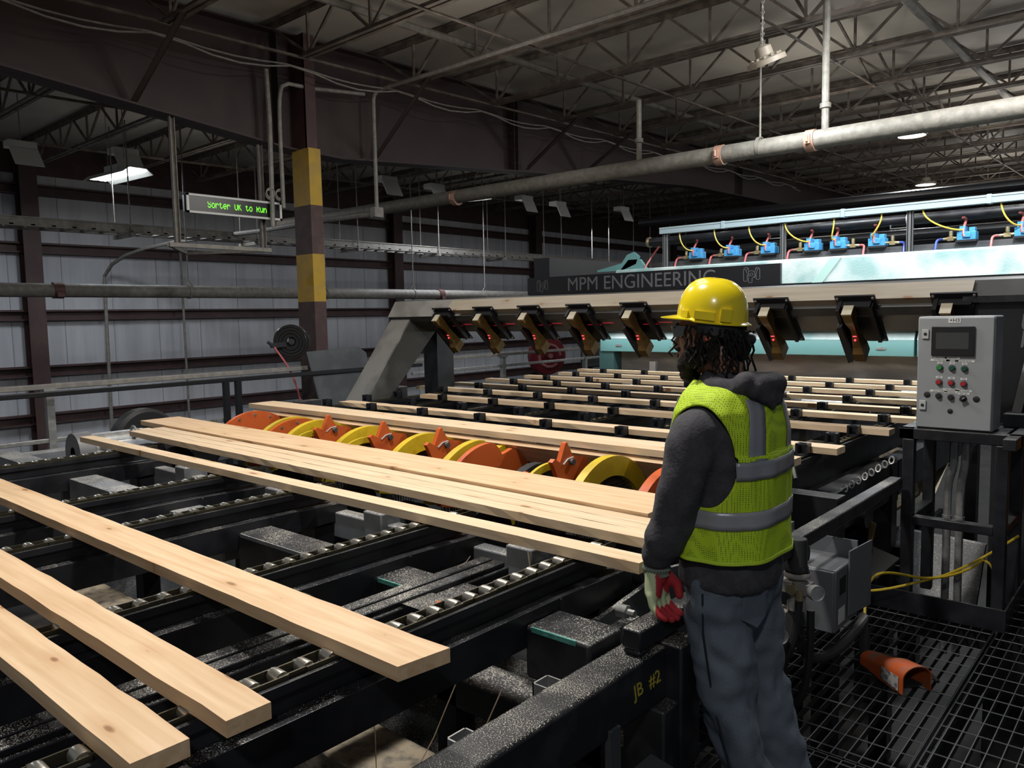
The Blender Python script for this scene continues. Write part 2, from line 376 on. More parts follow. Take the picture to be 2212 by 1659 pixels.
# joists
def make_joist(xa, xb, y, label, group):
    zt = roofz(y) - .03
    t = thing('roof_joist', label, 'roof joist', (xa, y, zt), group)
    b = MB()
    for s in (-1, 1):
        b.box((xa, y + s * .015 - .003, zt - .075), (xb, y + s * .015 + .003, zt)); b.box((xa, y + min(s * .015, s * .07), zt - .006), (xb, y + max(s * .015, s * .07), zt))
    obj('top_chord', b, joistm, t, smooth=0)
    b = MB(); zb = zt - .60; e = .75
    for s in (-1, 1):
        b.box((xa + e, y + s * .018 - .003, zb), (xb - e, y + s * .018 + .003, zb + .07)); b.box((xa + e, y + min(s * .018, s * .07), zb), (xb - e, y + max(s * .018, s * .07), zb + .006))
    obj('bottom_chord', b, joistm, t, smooth=0)
    b = MB(); n = int(round((xb - xa - 2 * e - .3) / 1.22)); p = (xb - xa - 2 * e - .3) / n
    xs = [xa + e + .15 + i * p for i in range(n + 1)]
    b.bar((xa + .08, y, zt - .05), (xs[0], y, zb + .035), .026, .03); b.bar((xb - .08, y, zt - .05), (xs[-1], y, zb + .035), .026, .03)
    for i, x in enumerate(xs):
        b.bar((x, y, zb + .03), (x, y, zt - .03), .03, .03)
        if i < n:
            xm = x + p / 2
            b.bar((x, y, zb + .035), (xm, y, zt - .04), .03, .034); b.bar((xm, y, zt - .04), (x + p, y, zb + .035), .03, .034)
    obj('web', b, joistm, t, smooth=0)
    return t
Y0, DY = 2.46, 1.752
j = make_joist(gx, XR, Y0, 'rusty open web roof joist over the near deck, nearest the camera', 'main bay roof joists')
for i in range(1, 24):
    y = Y0 + i * DY
    dup(j, (0, i * DY, roofz(y) - roofz(Y0)), 'rusty open web roof joist right of the girder, %s to the camera' % ORD[i], 'main bay roof joists')
YL = 4.21
j = make_joist(XL + .1, gx, YL, 'dark open web roof joist left of the girder, nearest the camera', 'left bay roof joists')
for i in range(1, 20):
    dup(j, (0, i * DY, .0195 * i * DY), 'dark open web roof joist left of the girder, %s to the camera' % ORD[i], 'left bay roof joists')
# bridging lines across the joists
for i, x in enumerate((-8.6, -6.35, -3.9, -1.5, .9)):
    b = MB(); za = roofz(0) - .645
    b.prism([(x, -.5, za - .0098), (x, 44, roofz(44) - .645), (x, 44, roofz(44) - .605), (x, -.5, za + .03)], (.006, 0, 0)); b.prism([(x, -.5, za - .0098), (x + .045, -.5, za - .0098), (x + .045, 44, roofz(44) - .645), (x, 44, roofz(44) - .645)], (0, 0, .005))
    tag(obj('bridging_angle', b, joistm, smooth=0), 'rusty bridging angle crossing under the main bay joists, %s from the girder' % NTH[i], 'bridging', 'bridging angles')
for i, x in enumerate((-12.5, -16)):
    b = MB(); b.prism([(x, 3, roofz(3) - .645), (x, 40, roofz(40) - .645), (x, 40, roofz(40) - .605), (x, 3, roofz(3) - .605)], (.02, 0, 0))
    tag(obj('bridging_angle', b, joistm, smooth=0), 'bridging angle crossing under the left bay joists, %s from the girder' % NTH[i], 'bridging', 'bridging angles')
# diagonal cross bridging in the main bay
for i, (x, ya) in enumerate(((-3.9, 9), (-1.5, 10), (-3.9, 16), (-1.5, 17.7))):
    y0 = Y0 + round((ya - Y0) / DY) * DY; b = MB()
    for k in range(4):
        ya_ = y0 + k * DY
        b.bar((x, ya_ + .03, roofz(ya_) - .62), (x, ya_ + DY - .03, roofz(ya_) - .06), .03, .03); b.bar((x + .03, ya_ + .03, roofz(ya_) - .06), (x + .03, ya_ + DY - .03, roofz(ya_) - .62), .03, .03)
    tag(obj('cross_bridging', b, joistm, smooth=0), 'row of crossed bridging bars between main bay joists, ' + ['middle of bay, nearer', 'right of bay, nearer', 'middle of bay, farther', 'right of bay, farther'][i], 'bridging', 'cross bridging rows')
# long pipe among the joists
b = MB(); x = -7.55
b.cyl((x, 2, roofz(2) - .30), (x, 40, roofz(40) - .30), .05, 10); tag(obj('sprinkler_pipe', b, pipem), 'long dark sprinkler pipe threaded through the joists beside the girder', 'pipe')
b = MB(); x = -2.75; b.cyl((x, 4, roofz(4) - .35), (x, 42, roofz(42) - .35), .06, 10); tag(obj('sprinkler_pipe', b, galvd), 'thick grey sprinkler pipe threaded through the joists above the round lamp', 'pipe')
# flange braces
for i, (ya, yb) in enumerate(((4.28, 4.3), (7.72, 7.75), (10.85, 11.3), (12.9, 13.0))):
    yb = Y0 + round((yb - Y0) / DY) * DY
    zb = [z0 + (z1 - z0) * (yb - y0_) / (y1_ - y0_) for (y0_, z0), (y1_, z1) in zip(bot, bot[1:]) if y0_ <= yb <= y1_][0]
    b = MB(); p0 = V(gx + .12, yb - .1, zb + .05); p1 = V(gx + 1.25, yb - .02, roofz(yb) - .61)
    b.bar(p0, p1, .075, .008); b.bar(p0 + V(0, .034, .034), p1 + V(0, .034, .034), .008, .07)
    tag(obj('flange_brace', b, maroon2, smooth=0), 'slanting maroon angle brace from girder bottom to joist, %s from the left' % NTH[i], 'brace', 'girder flange braces')
# sagging cables along the girder
for i, (dz, sag) in enumerate(((-.1, .1), (-.22, .22))):
    b = MB(); pts = []
    for k in range(60):
        y = 2 + k * .35; s = abs(math.sin(math.pi * (y - Y0) / DY))
        pts.append((gx + .55 + i * .12, y, roofz(y) - .62 + dz * .3 - sag * s * .6))
    b.tube(pts, .011, 5); tag(obj('sagging_cable', b, galvd), ['thin cable draped', 'lower cable sagging'][i] + ' from joist to joist along the girder', 'cable', 'draped roof cables')
# conduits near the column
b = MB(); b.tube([(-9.15, 5.76, 2.95), (-9.15, 5.78, 4.3), (-9.15, 5.76, 4.95)], .03, 8); tag(obj('conduit', b, galvd), 'upright conduit hanging to the green message sign', 'conduit')
b = MB(); b.tube(bez((-9.1, 5.9, 3.2), (-9.1, 5.9, 4.3), (-9.1, 5.86, 4.78), (-9.1, 6.0, 4.8), 8)[:-1] + [(-9.1, 6.05, 4.82), (-9.1, 6.4, 4.83), (-9.1, 7.3, 4.93)], .026, 8); tag(obj('conduit', b, galvd), 'bent conduit turning right across the column top', 'conduit')
b = MB(); b.tube([(-9.05, 7.42, 3.32), (-9.05, 7.42, 4.86)] + bez((-9.05, 7.42, 4.86), (-9.05, 7.44, 5.0), (-9.0, 7.46, 5.0), (-8.5, 7.47, 5.0), 5)[1:] + [(-2, 7.47, 5.0)], .028, 8); b.box((-9.1, 7.34, 3.2), (-9.0, 7.5, 3.34))
tag(obj('conduit', b, galvd), 'conduit dropping right of the column from under a joist', 'conduit')
b = MB(); b.tube([(-9.05, 7.42, 3.25), (-10.5, 7.42, 3.28), (-13, 7.9, 3.37)] + bez((-13, 7.9, 3.37), (-16.2, 7.6, 3.4), (-18.4, 7.5, 3.4), (-18.6, 7.35, 2.8), 6) + [(-18.6, 7.3, -1.2)], .04, 8); tag(obj('conduit', b, galvd), 'grey conduit crossing from the column and bending down the wall', 'conduit')
b = MB(); b.cyl((-18.7, 9.19, -1), (-18.7, 9.19, 4.6), .03, 8); tag(obj('conduit', b, galvd), 'thin upright conduit on the wall left of the column', 'conduit')
# cable tray
t = thing('cable_tray', 'long grey ladder cable tray hung in front of the pale wall', 'cable tray', (-14, 12, 3.2))
for x in (-13.8, -14.3):
    b = MB(); b.box((x, .5, 3.27), (x + .02, 32, 3.42)); b.box((x - .02, .5, 3.40), (x + .04, 32, 3.42)); b.box((x - .02, .5, 3.27), (x + .04, 32, 3.285)); obj('side_rail', b, galvd, t, smooth=0)
b = MB()
for k in range(100): b.box((-14.3, .8 + k * .3, 3.285), (-13.78, .86 + k * .3, 3.31))
obj('rungs', b, galvd, t, smooth=0)
for k in range(9):
    for x in (-13.72, -14.36):
        b = MB(); y = 5.9 + k * 2.4; b.cyl((x, y, 3.22), (x, y, roofz(y) - .5), .012, 6)
        if x > -14: b.box((-14.4, y - .025, 3.2), (-13.68, y + .025, 3.265))
        obj('hanger_rod', b, galvd, t)
# wall pipe
t = thing('wall_pipe', 'thick grey horizontal pipe running along the left wall behind the column', 'pipe', (-13, 10, 2.2))
b = MB(); b.cyl((-13, 0, 2.25), (-13, 21, 2.25), .105, 16); obj('pipe', b, galvd, t)
for y in (4.45, 12.4):
    b = MB(); b.cyl((-13, y - .07, 2.25), (-13, y + .07, 2.25), .125, 14); b.box((-12.95, y - .05, 2.15), (-12.86, y + .05, 2.22)); obj('coupling', b, M('coupling_red%d' % y, (.12, .05, .045), .5), t, label='reddish pipe coupling')
for y in (6.5, 9.3, 11.6, 13.9):
    b = MB(); b.lathe([(.108, -.02), (.118, -.02), (.118, .02), (.108, .02)], (-13, y, 2.25), (0, 1, 0), 14); b.tube([(-13, y - .09, 2.33), (-13, y, 2.45), (-13, y + .09, 2.33)], .012, 6); b.cyl((-13, y, 2.44), (-13, y, 4.9), .012, 6); obj('clevis_hanger', b, galvd, t)
# big overhead pipe
t = thing('overhead_pipe', 'large dusty cream pipe crossing below the joists', 'pipe', (-4, 9, 3.6))
b = MB(); b.cyl((-14, 9, 3.66), (2, 9, 3.62), .105, 20); obj('pipe', b, pipem, t)
for x, y_ in ((-3.35, 0), (-4.45, 0), (-9.0, 0)):
    b = MB(); b.cyl((x - .05, 9, 3.63), (x + .05, 9, 3.63), .122, 16); b.box((x - .03, 8.86, 3.58), (x + .03, 8.89, 3.68)); b.cyl((x, 8.85, 3.60), (x, 8.85, 3.67), .014, 6); obj('coupling', b, M('coupling%d' % int(-x * 10), (.30, .17, .12), .5), t, label='reddish bolted pipe coupling')
for x, r, z1 in ((-3.2, .04, roofz(9) - .3), (-5.6, .035, 4.5), (-3.95, .012, roofz(9) - .4)):
    b = MB(); b.cyl((x, 9, 3.7), (x, 9, z1), r, 10)
    if r > .03: b.lathe([(r, 0), (r + .02, .01), (r + .02, .06), (r, .07)], (x, 9, 3.95), (0, 0, 1), 12)
    else: b.lathe([(.108, -.02), (.12, -.02), (.12, .02), (.108, .02)], (x, 9, 3.65), (1, 0, 0), 14)
    obj('drop_pipe' if r > .03 else 'hanger', b, pipem, t)
# message sign
t = thing('message_sign', 'black LED message sign with green text beside the striped column', 'sign', (-9.3, 5.2, 3.15))
b = MB(); b.box((-9.32, 4.64, 3.06), (-9.2, 5.92, 3.27)); obj('case', b, [M('sign_black', (.012, .013, .014), .25)], t, bevel=.005)
b = MB()
for a, c in (((-9.21, 4.63, 3.05), (-9.19, 5.93, 3.075)), ((-9.21, 4.63, 3.255), (-9.19, 5.93, 3.28)), ((-9.21, 4.63, 3.05), (-9.19, 4.66, 3.28)), ((-9.21, 5.90, 3.05), (-9.19, 5.93, 3.28))): b.box(a, c)
obj('bezel', b, hoodm, t)
F = {'S': '01110 10001 10000 01110 00001 10001 01110', 'o': '00000 00000 01110 10001 10001 10001 01110', 'r': '00000 00000 10110 11001 10000 10000 10000', 't': '01000 01000 11100 01000 01000 01001 00110',
     'e': '00000 00000 01110 10001 11111 10000 01110', 'O': '01110 10001 10001 10001 10001 10001 01110', 'K': '10001 10010 10100 11000 10100 10010 10001', 'R': '11110 10001 10001 11110 10100 10010 10001',
     'u': '00000 00000 10001 10001 10001 10011 01101', 'n': '00000 00000 10110 11001 10001 10001 10001', ' ': '00000 00000 00000 00000 00000 00000 00000'}
b = MB(); y = 4.90; px = .0085
for ch in 'Sorter OK to Run':
    for rr, row in enumerate(F[ch].split()):
        for cc, bit in enumerate(row):
            if bit == '1' and rr > 1: b.box((-9.2, y + cc * px, 3.205 - rr * .0125), (-9.198, y + (cc + .9) * px, 3.216 - rr * .0125))
            elif bit == '1' and ch in 'SOKRt' and rr == 1: b.box((-9.2, y + cc * px, 3.205 - rr * .0125), (-9.198, y + (cc + .9) * px, 3.212 - rr * .0125))
    y += px * 6
obj('led_text', b, ledm, t, label='green text Sorter OK to Run')
for i, (y, za, zb) in enumerate(((4.56, 2.68, 4.19), (5.72, 2.68, 4.02))):
    t2 = thing('strut_post', ['left', 'right'][i] + ' grey slotted strut hanging down to carry the message sign', 'post', (-9.3, y, za), 'sign hanger struts')
    b = MB(); b.box((-9.36, y - .03, za), (-9.35, y + .03, zb)); b.box((-9.36, y - .03, za), (-9.30, y - .022, zb)); b.box((-9.36, y + .022, za), (-9.30, y + .03, zb)); obj('channel', b, galvd, t2, smooth=0)
b = MB(); b.box((-9.36, 4.45, 2.64), (-9.30, 5.82, 2.69)); b.bar((-9.33, 5.82, 2.665), (-10.4, 5.2, 2.665), .04, .04); b.bar((-9.33, 4.45, 2.665), (-10.4, 5.2, 2.665), .04, .04); tag(obj('sign_bracket', b, galvd, smooth=0), 'horizontal strut triangle below the message sign', 'bracket')
b = MB()
for k, s in enumerate((-1, 1)):
    for q in range(3): b.tube([(-9.14 + .01 * q, 5.80 + s * .07 + .06 * math.cos(a), 3.36 + .012 * q + .06 * math.sin(a)) for a in [i * math.pi / 8 for i in range(17)]], .008, 5)
tag(obj('coiled_cable', b, galvd), 'pale coiled cable above the right end of the message sign', 'cable')
# lamps
def strip(x, y, z, ang, lab, L=1.25):
    t = thing('strip_lamp', lab, 'lamp', (x, y, z), 'lit strip lamps')
    c, s = math.cos(ang), math.sin(ang)
    def q(a, e, h): return (x + a * c - e * s, y + a * s + e * c, z + h)
    b = MB()
    prof = [(-.28, 0), (-.16, .1), (.16, .1), (.28, 0), (.27, 0), (.15, .09), (-.15, .09), (-.27, 0)]
    b.prism([q(-L / 2, e, h) for e, h in prof], V(*q(L, 0, 0)) - V(*q(0, 0, 0))); b.prism([q(-.25, -.1, .1), q(-.25, .1, .1), q(-.25, .1, .22), q(-.25, -.1, .22)], V(*q(.5, 0, 0)) - V(*q(0, 0, 0)))
    obj('housing', b, hoodm, t, smooth=0)
    for e in (-.14, .02):
        b = MB(); b.prism([q(-L / 2 + .04, e, .045), q(-L / 2 + .04, e + .12, .045), q(-L / 2 + .04, e + .12, .06), q(-L / 2 + .04, e, .06)], V(*q(L - .08, 0, 0)) - V(*q(0, 0, 0))); obj('tube', b, lampm, t, smooth=0)
    for a in (-.3, .3):
        b = MB(); b.cyl(q(a, 0, .2), q(a, 0, roofz(y) - z), .006, 5); obj('hanger', b, galvd, t)
strip(-14.72, 6.14, 4.33, R(4), 'lit strip lamp left of the message sign, below dark joists', 1.5)
strip(-12.45, 12.68, 4.33, R(12), 'lit strip lamp right of the striped column, under the overhead pipe', 1.15)
hl = ['at the left edge of the photo', 'just above the lit strip lamp left of the sign', 'right of the striped column top', 'second right of the striped column', 'third right of the striped column', 'fourth right of the striped column', 'fifth right of the striped column']
for i, (x, y) in enumerate(((-15.1, 4.75), (-14.5, 6.2), (-13.5, 11.4), (-13.5, 12.85), (-13.25, 15.8), (-13.3, 17.3), (-12.7, 19.55))):
    t = thing('hooded_fixture', 'pale boxy hooded fixture ' + hl[i], 'fixture', (x, y, 4.6), 'hooded fixtures under the left bay roof')
    b = MB(); b.box((x - .22, y - .20, 4.72), (x + .05, y + .24, 4.84)); obj('top_box', b, hoodm, t, bevel=.01)
    b = MB(); b.prism([(x + .06, y - .20, 4.72), (x + .06, y + .24, 4.72), (x + .16, y + .30, 4.42), (x + .16, y - .14, 4.42)], (-.03, 0, 0)); obj('sloped_panel', b, hoodm, t)
    b = MB(); b.cyl((x, y, 4.84), (x, y, roofz(y)), .01, 5); obj('hanger', b, galvd, t)
def roundlamp(c, rr, lab, tilt=None):
    t = thing('round_lamp', lab, 'lamp', c, 'round high bay lamps')
    ax = Vector(tilt or (0, 0, 1)).normalized()
    b = MB(); b.lathe([(rr * .2, .17), (rr * .42, .15), (rr * .45, .07), (rr * .6, .05), (rr * .98, .03), (rr, -.02), (rr * .9, -.02), (rr * .9, .0), (0, .0)], c, ax, 28)
    for k in range(12):
        w = k * math.pi / 6; a = ax.orthogonal().normalized(); q = Vector(c) + rr * .72 * (math.cos(w) * a + math.sin(w) * ax.cross(a)); b.ball(q + ax * .045, .02, 4)
    obj('housing', b, M('lamp_housing%d' % int(c[1]), (.26, .22, .17), .55), t)
    b = MB(); b.lathe([(0, -.012), (rr * .88, -.012), (rr * .88, -.004)], c, ax, 28); obj('lens', b, lampm, t)
    b = MB(); p = Vector(c) + ax * .15
    zt = roofz(c[1]) - .6; n = max(2, int((zt - p.z) / .05))
    for k in range(n):
        z = p.z + (k + .5) * (zt - p.z) / n
        b.lathe([(.018, -.004), (.022, 0), (.018, .004), (.014, 0), (.018, -.004)], (p.x, p.y, z), (1, 0, 0) if k % 2 else (0, 1, 0), 10)
    b.cyl((p.x, p.y, p.z - .02), (p.x, p.y, roofz(p.y) - .02), .006, 5); obj('chain', b, galvd, t)
roundlamp((-3.47, 8.05, 4.30), .20, 'dusty round high bay lamp on chains above the mint machine', (-.15, -.36, .9))
roundlamp((-3.93, 15.31, 4.78), .25, 'lit round lamp just below the overhead pipe at the right')
roundlamp((-5.19, 21.53, 4.78), .25, 'small lit round lamp far back above the mint machine')
# ================================================================== near chain deck
CH = (-1.68, -2.45, -3.46, -4.16, -5.56)
deck = thing('chain_conveyor', 'black welded steel frame of the near chain deck', 'conveyor', (-3.5, 1, -1.4))
for c in CH:
    b = MB(); b.box((c - .035, -1.2, .775), (c + .035, 2.42, .835)); b.box((c - .05, -1.2, .825), (c - .036, 2.42, .85)); b.box((c + .036, -1.2, .825), (c + .05, 2.42, .85)); obj('chain_rail', b, black, deck, smooth=0)
    b = MB(); b.box((c - .06, -1.2, .655), (c + .085, 2.05, .772)); b.prism([(c + .085, 2.05, .772), (c + .085, 2.05, .655), (c + .085, 2.5, .675), (c + .085, 2.5, .76)], (-.145, 0, 0)); b.box((c + .085, 2.045, .66), (c + .089, 2.06, .768))
    obj('main_beam', b, black, deck, smooth=0, bevel=.006)
xs = [-1.22, -1.595] + [q for c in CH for q in (c - .06, c + .085)]
for xa, xb in ((-1.595, -1.34), (-2.365, -1.74), (-3.375, -2.51), (-4.075, -3.52), (-5.475, -4.22), (-7.2, -5.62)):
    b = MB(); b.box((xa, 1.86, .56), (xb, 2.04, .735)); obj('cross_tube', b, black_dusty if xa > -4 else greym, deck, bevel=.012)
    b = MB(); b.box((xa + .03, 1.857, .720), (xb - .05, 1.864, .7362)); obj('worn_edge', b, greenedge if xa > -3 else greym, deck, label='scuffed green edge' if xa > -3 else 'scuffed grey edge')
b = MB(); b.box((-1.325, -.3, .53), (-1.20, 2.08, .70)); obj('end_tube', b, black_dusty, deck, bevel=.012)
b = MB(); b.box((-1.325, 2.08, .30), (-1.15, 2.20, .705)); b.box((-1.31, 1.99, -1.4), (-1.16, 2.19, .53)); obj('post', b, black_dusty, deck, bevel=.008)
tm = text_mb('JB  #2', .062, plane_mtx((-1.1985, 1.96, .62), (0, 1, .0), (0, -.2, 1)), .0006); obj('handwriting', tm, M('paint_marker', (.45, .36, .04), .6), deck, label='yellow handwritten JB #2', smooth=0)
b = MB(); b.box((-1.278, 1.94, .72), (-1.21, 4.70, .785)); b.box((-1.276, 1.945, .70), (-1.215, 2.01, .72)); obj('guard_rail', b, black_dusty, deck, bevel=.008)
for c in CH:
    for y in (.0, 2.3):
        b = MB(); b.box((c - .05, y, -1.4), (c + .07, y + .12, .655)); obj('leg', b, black_clean, deck)
for z, y0, y1, m in ((.28, 1.46, 1.70, sawd), (.16, 2.3, 2.5, greyd), (.2, .55, .75, black_dusty)):
    b = MB(); b.box((-7.2, y0, z - .14), (-1.4, y1, z)); obj('lower_beam', b, m, deck, bevel=.01, label='low beam heaped with sawdust' if m is sawd else None)
b = MB(); b.box((-7.3, .4, .5), (-7.16, 2.6, .68)); obj('far_end_tube', b, greym, deck, bevel=.01)
b = MB(); b.box((-6.9, 2.42, .585), (-1.75, 2.50, .72)); obj('head_beam', b, greym, deck, bevel=.008)
for x in (-5.0, -3.9, -3.0, -2.05):
    b = MB(); b.box((x - .09, 2.38, .62), (x + .05, 2.54, .78)); obj('bearing_block', b, greym, deck, bevel=.008)
b = MB(); b.prism([(-1.56, 2.2, .2), (-1.56, 3.1, .2), (-1.56, 3.1, .66), (-1.56, 2.7, .72), (-1.56, 2.2, .66)], (.02, 0, 0)); b.box((-1.72, 2.18, .42), (-1.5, 2.4, .62)); obj('side_plate', b, greyd, deck)
b = MB(); b.cyl((-1.545, 2.32, .66), (-1.5, 2.32, .66), .026, 6); b.cyl((-1.5, 2.32, .66), (-1.47, 2.32, .66), .014, 8); obj('bolt', b, galv, deck)
b = MB(); b.cyl((-6.8, 2.62, .70), (-1.6, 2.62, .70), .045, 14)
for c in CH: b.lathe([(.045, -.03), (.13, -.03), (.13, .03), (.045, .03)], (c, 2.62, .70), (1, 0, 0), 20)
for x in (-1.95, -2.1, -3.0, -3.8, -4.7): b.lathe([(.045, -.06), (.09, -.06), (.09, -.02), (.07, 0), (.09, .02), (.09, .06), (.045, .06)], (x, 2.62, .70), (1, 0, 0), 18)
tag(obj('head_shaft', b, black_matt), 'black sprocket shaft below the side by side boards', 'shaft')
roll = None
cl = ['nearest the worker', 'second from the worker', 'third from the worker', 'fourth from the worker', 'farthest from the worker']
for i, c in enumerate(CH):
    t = thing('conveyor_chain', 'steel roller chain lying in a black rail of the near deck, ' + cl[i], 'chain', (c, .1, .85), 'chains of the near deck')
    P = .0762; n = 31
    b = MB()
    for k in range(n):
        y = .1 + k * P; o = .005 if k % 2 else 0
        for s in (-1, 1):
            x = c + s * (.026 + o)
            b.box((x - .0025, y - .012, .838), (x + .0025, y + P + .012, .862))
    obj('link_plates', b, chainm, t, smooth=0)
    for k in range(n):
        if roll is None:
            b = MB(); b.lathe([(.006, -.030), (.008, -.022), (.0185, -.022), (.0195, -.018), (.0195, .018), (.0185, .022), (.008, .022), (.006, .030)], (c, .1, .85), (1, 0, 0), 14); roll = obj('roller', b, rollm, t); q = roll
        else:
            q = roll.copy(); COL.objects.link(q); q.parent = t
        q.location = (0, k * P, 0)
# dusty guide rail and sagging return chain between first and second chains
t = thing('guide_rail', 'black guide rail thick with white dust between first and second chains', 'rail', (-2.1, 1.5, .6))
b = MB(); b.box((-2.16, -.3, .66), (-2.03, 2.28, .735)); obj('tube', b, black_dusty, t, bevel=.01)
for x in (-2.16, -2.09):
    b = MB(); b.box((x, -.3, .735), (x + .055, 2.26, .757)); obj('strip', b, black_dusty, t, bevel=.006)
b = MB(); b.box((-2.04, 1.72, .70), (-1.78, 1.86, .745)); b.box((-2.0, 1.74, .62), (-1.82, 1.84, .70)); obj('sensor_bracket', b, black_dusty, t)
b = MB(); b.cyl((-1.92, 1.79, .745), (-1.92, 1.79, .757), .012, 10); obj('lamp', b, orange, t, label='small red lamp')
b = MB(); pts = [(-2.3, .6 + k * .0762, .30 + .012 * (k - 4) ** 2 * .35 + k * .016) for k in range(13)]
for p, q in zip(pts, pts[1:]):
    for s in (-1, 1): b.bar(V(*p) + V(s * .026, 0, 0), V(*q) + V(s * .026, 0, 0), .005, .026)
for p in pts: b.cyl(V(*p) - V(.024, 0, 0), V(*p) + V(.024, 0, 0), .018, 10)
tag(obj('return_chain', b, chainm), 'slack return chain sloping below the near deck', 'chain')
# motor and drive at the far left
t = thing('electric_motor', 'grey finned electric motor behind the far end of the deck', 'motor', (-6.75, 2.5, .5))
b = MB(); b.cyl((-6.75, 2.40, .70), (-6.75, 2.9, .70), .14, 20); obj('body', b, galv, t)
b = MB(); b.lathe([(.05, -.02), (.16, -.02), (.165, .05), (.165, .10), (.15, .11)], (-6.75, 2.36, .70), (0, 1, 0), 24); obj('fan_cover', b, M('motor_grey', (.16, .16, .165), .45), t)
b = MB(); b.box((-6.65, 2.5, .62), (-6.48, 2.8, .80)); obj('terminal_box', b, galv, t, bevel=.02)
b = MB(); b.tube([(-6.5 + .045 * math.cos(a), 2.72, .85 + .045 * math.sin(a)) for a in [i * math.pi / 8 for i in range(17)]], .01, 6); obj('lifting_ring', b, galv, t)
t = thing('motor_guard', 'pale grey gearbox housing beside the motor', 'gearbox', (-6.3, 2.7, .5)); b = MB(); b.box((-6.38, 2.5, .62), (-6.0, 2.74, .80)); obj('housing', b, M('gear_grey', (.28, .30, .34), .45), t, bevel=.012)
b = MB(); b.box((-6.0, 2.95, .66), (-5.6, 3.2, .86)); obj('housing', b, M('gear_grey2', (.26, .28, .33), .45), t, bevel=.012)
t = thing('drive_wheel', 'black rubber drive wheel at the far end of the deck', 'wheel', (-7.2, 3.1, .6))
b = MB(); b.lathe([(.10, -.07), (.27, -.08), (.30, -.05), (.30, .05), (.27, .08), (.10, .07)], (-7.2, 3.1, .66), (1, .1, 0), 32); obj('tyre', b, rubber, t)
b = MB(); b.lathe([(.0, -.05), (.10, -.05), (.10, .05), (0, .05)], (-7.2, 3.1, .66), (1, .1, 0), 16); obj('hub', b, greyd, t)
b = MB(); b.lathe([(.09, -.05), (.15, -.06), (.165, 0), (.15, .06), (.09, .05)], (-6.45, 3.0, .74), (1, .05, 0), 24); tag(obj('teal_coupling', b, M('teal_dark', (.03, .09, .10), .35)), 'dark teal round coupling behind the narrow single board', 'coupling')

# ------------------------------------------------------------------ boards
def board(lab, xa, xb, ya, yb, w, t=.038, z=.90, mat=None, rough=.002, tilt=0, group=None, seed=0, wane=0, end=0, cat='board', dz=0):
    n = 44; L = []; rnd = random.Random(seed)
    for i in range(n + 1):
        u = i / n; x = xa + (xb - xa) * u; y = ya + (yb - ya) * u
        e0 = rough * noise.noise((x * 9, seed, 0)) * 2; e1 = rough * noise.noise((x * 9, seed, 5)) * 2
        wn = wane * max(0, noise.noise((x * 4, seed, 9)) + .25)
        ex = 0
        if i in (0, n) and end: ex = end
        a = w / 2
        pts = [(-a + e0 + wn * .3, 0), (-a + e0 * .3 + wn, -t), (a + e1, -t), (a + e1, 0)]
        c, s = math.cos(tilt), math.sin(tilt); ring = []
        for k, (p, q) in enumerate(pts):
            xx = x + (ex * (p / w) if i in (0, n) else 0)
            ring.append(V(xx, y + p * c - q * s, z + dz * u + p * s + q * c))
        L.append(ring)
    b = MB(); b.loft(L); o = obj('lumber_board', b, mat or wood, org=(xa / 2 + xb / 2, ya / 2 + yb / 2, z), smooth=0)
    return tag(o, lab, cat, group)
G1 = 'boards on the near deck'
board('wide pine board with a dark knot, lying across the near chains between worker and camera', -6.28, -1.395, 1.245, 1.245, .152, group=G1, seed=1, end=.02)
board('pine board with a pale arched grain end, middle of the three boards nearest the camera', -6.37, -1.49, .83, .83, .108, group=G1, seed=2, rough=.003)
board('pine board at the bottom left corner with a splintered end', -6.37, -1.485, .635, .635, .118, group=G1, seed=3, rough=.003)
board('narrow pine board whose near end almost touches the red and green glove', -6.2, -1.37, 2.25, 2.235, .092, group=G1, seed=4, mat=wood2)
G2 = 'boards lying side by side'
board('front board of the side by side group, with a rough sawn near edge', -6.2, -1.50, 2.605, 2.49, .085, group=G2, seed=5, rough=.005, mat=wood2)
board('second board of the side by side group, many small knots', -6.26, -1.55, 2.695, 2.58, .085, group=G2, seed=6, mat=wood2)
board('third board of the side by side group, just before the long dark gap', -6.2, -1.6, 2.785, 2.67, .085, group=G2, seed=7, mat=wood2)
board('rear wide board of the side by side group, smooth and pinkish, beneath the orange cams', -6.66, -1.66, 3.01, 2.885, .33, group=G2, seed=8, z=.915, wane=.01, mat=wood)
G3 = 'boards on the orange cams'
board('flat board lying on top of the tilted board above the orange cams', -6.34, -1.47, 3.79, 3.745, .25, z=1.0, group=G3, seed=9, mat=wood2)
board('tilted board under the flat one, its face turned down to the orange cams', -6.26, -1.55, 3.735, 3.70, .17, t=.034, z=.893, tilt=R(-45), group=G3, seed=10, mat=wood)
G4 = 'boards spaced out on the lug chains'
rows = [(4.56, -6.14, .14), (5.44, -5.97, .13), (6.10, -6.76, .13), (6.66, -6.72, .12), (7.28, -6.78, .12), (7.92, -6.68, .11), (8.55, -6.6, .11), (9.2, -6.75, .11), (9.85, -6.75, .11), (10.4, -6.6, .11)]
lab = ['ragged edged board next beyond the tilted pair, first on the lug chains', 'second board on the lug chains, in front of the gantry leg', 'third board on the lug chains', 'fourth board on the lug chains', 'fifth board on the lug chains', 'sixth board on the lug chains',
       'seventh board on the lug chains', 'eighth board on the lug chains', 'ninth board on the lug chains, under the teal beam', 'tenth board on the lug chains, last before the curtain']
for i, (y, xa, w) in enumerate(rows):
    board(lab[i], xa, -1.5 + .03 * (i % 3), y, y - .01, w, z=.95, group=G4, seed=20 + i, rough=.008 if i == 0 else .003, wane=.02 if i == 0 else .006, mat=wood2)

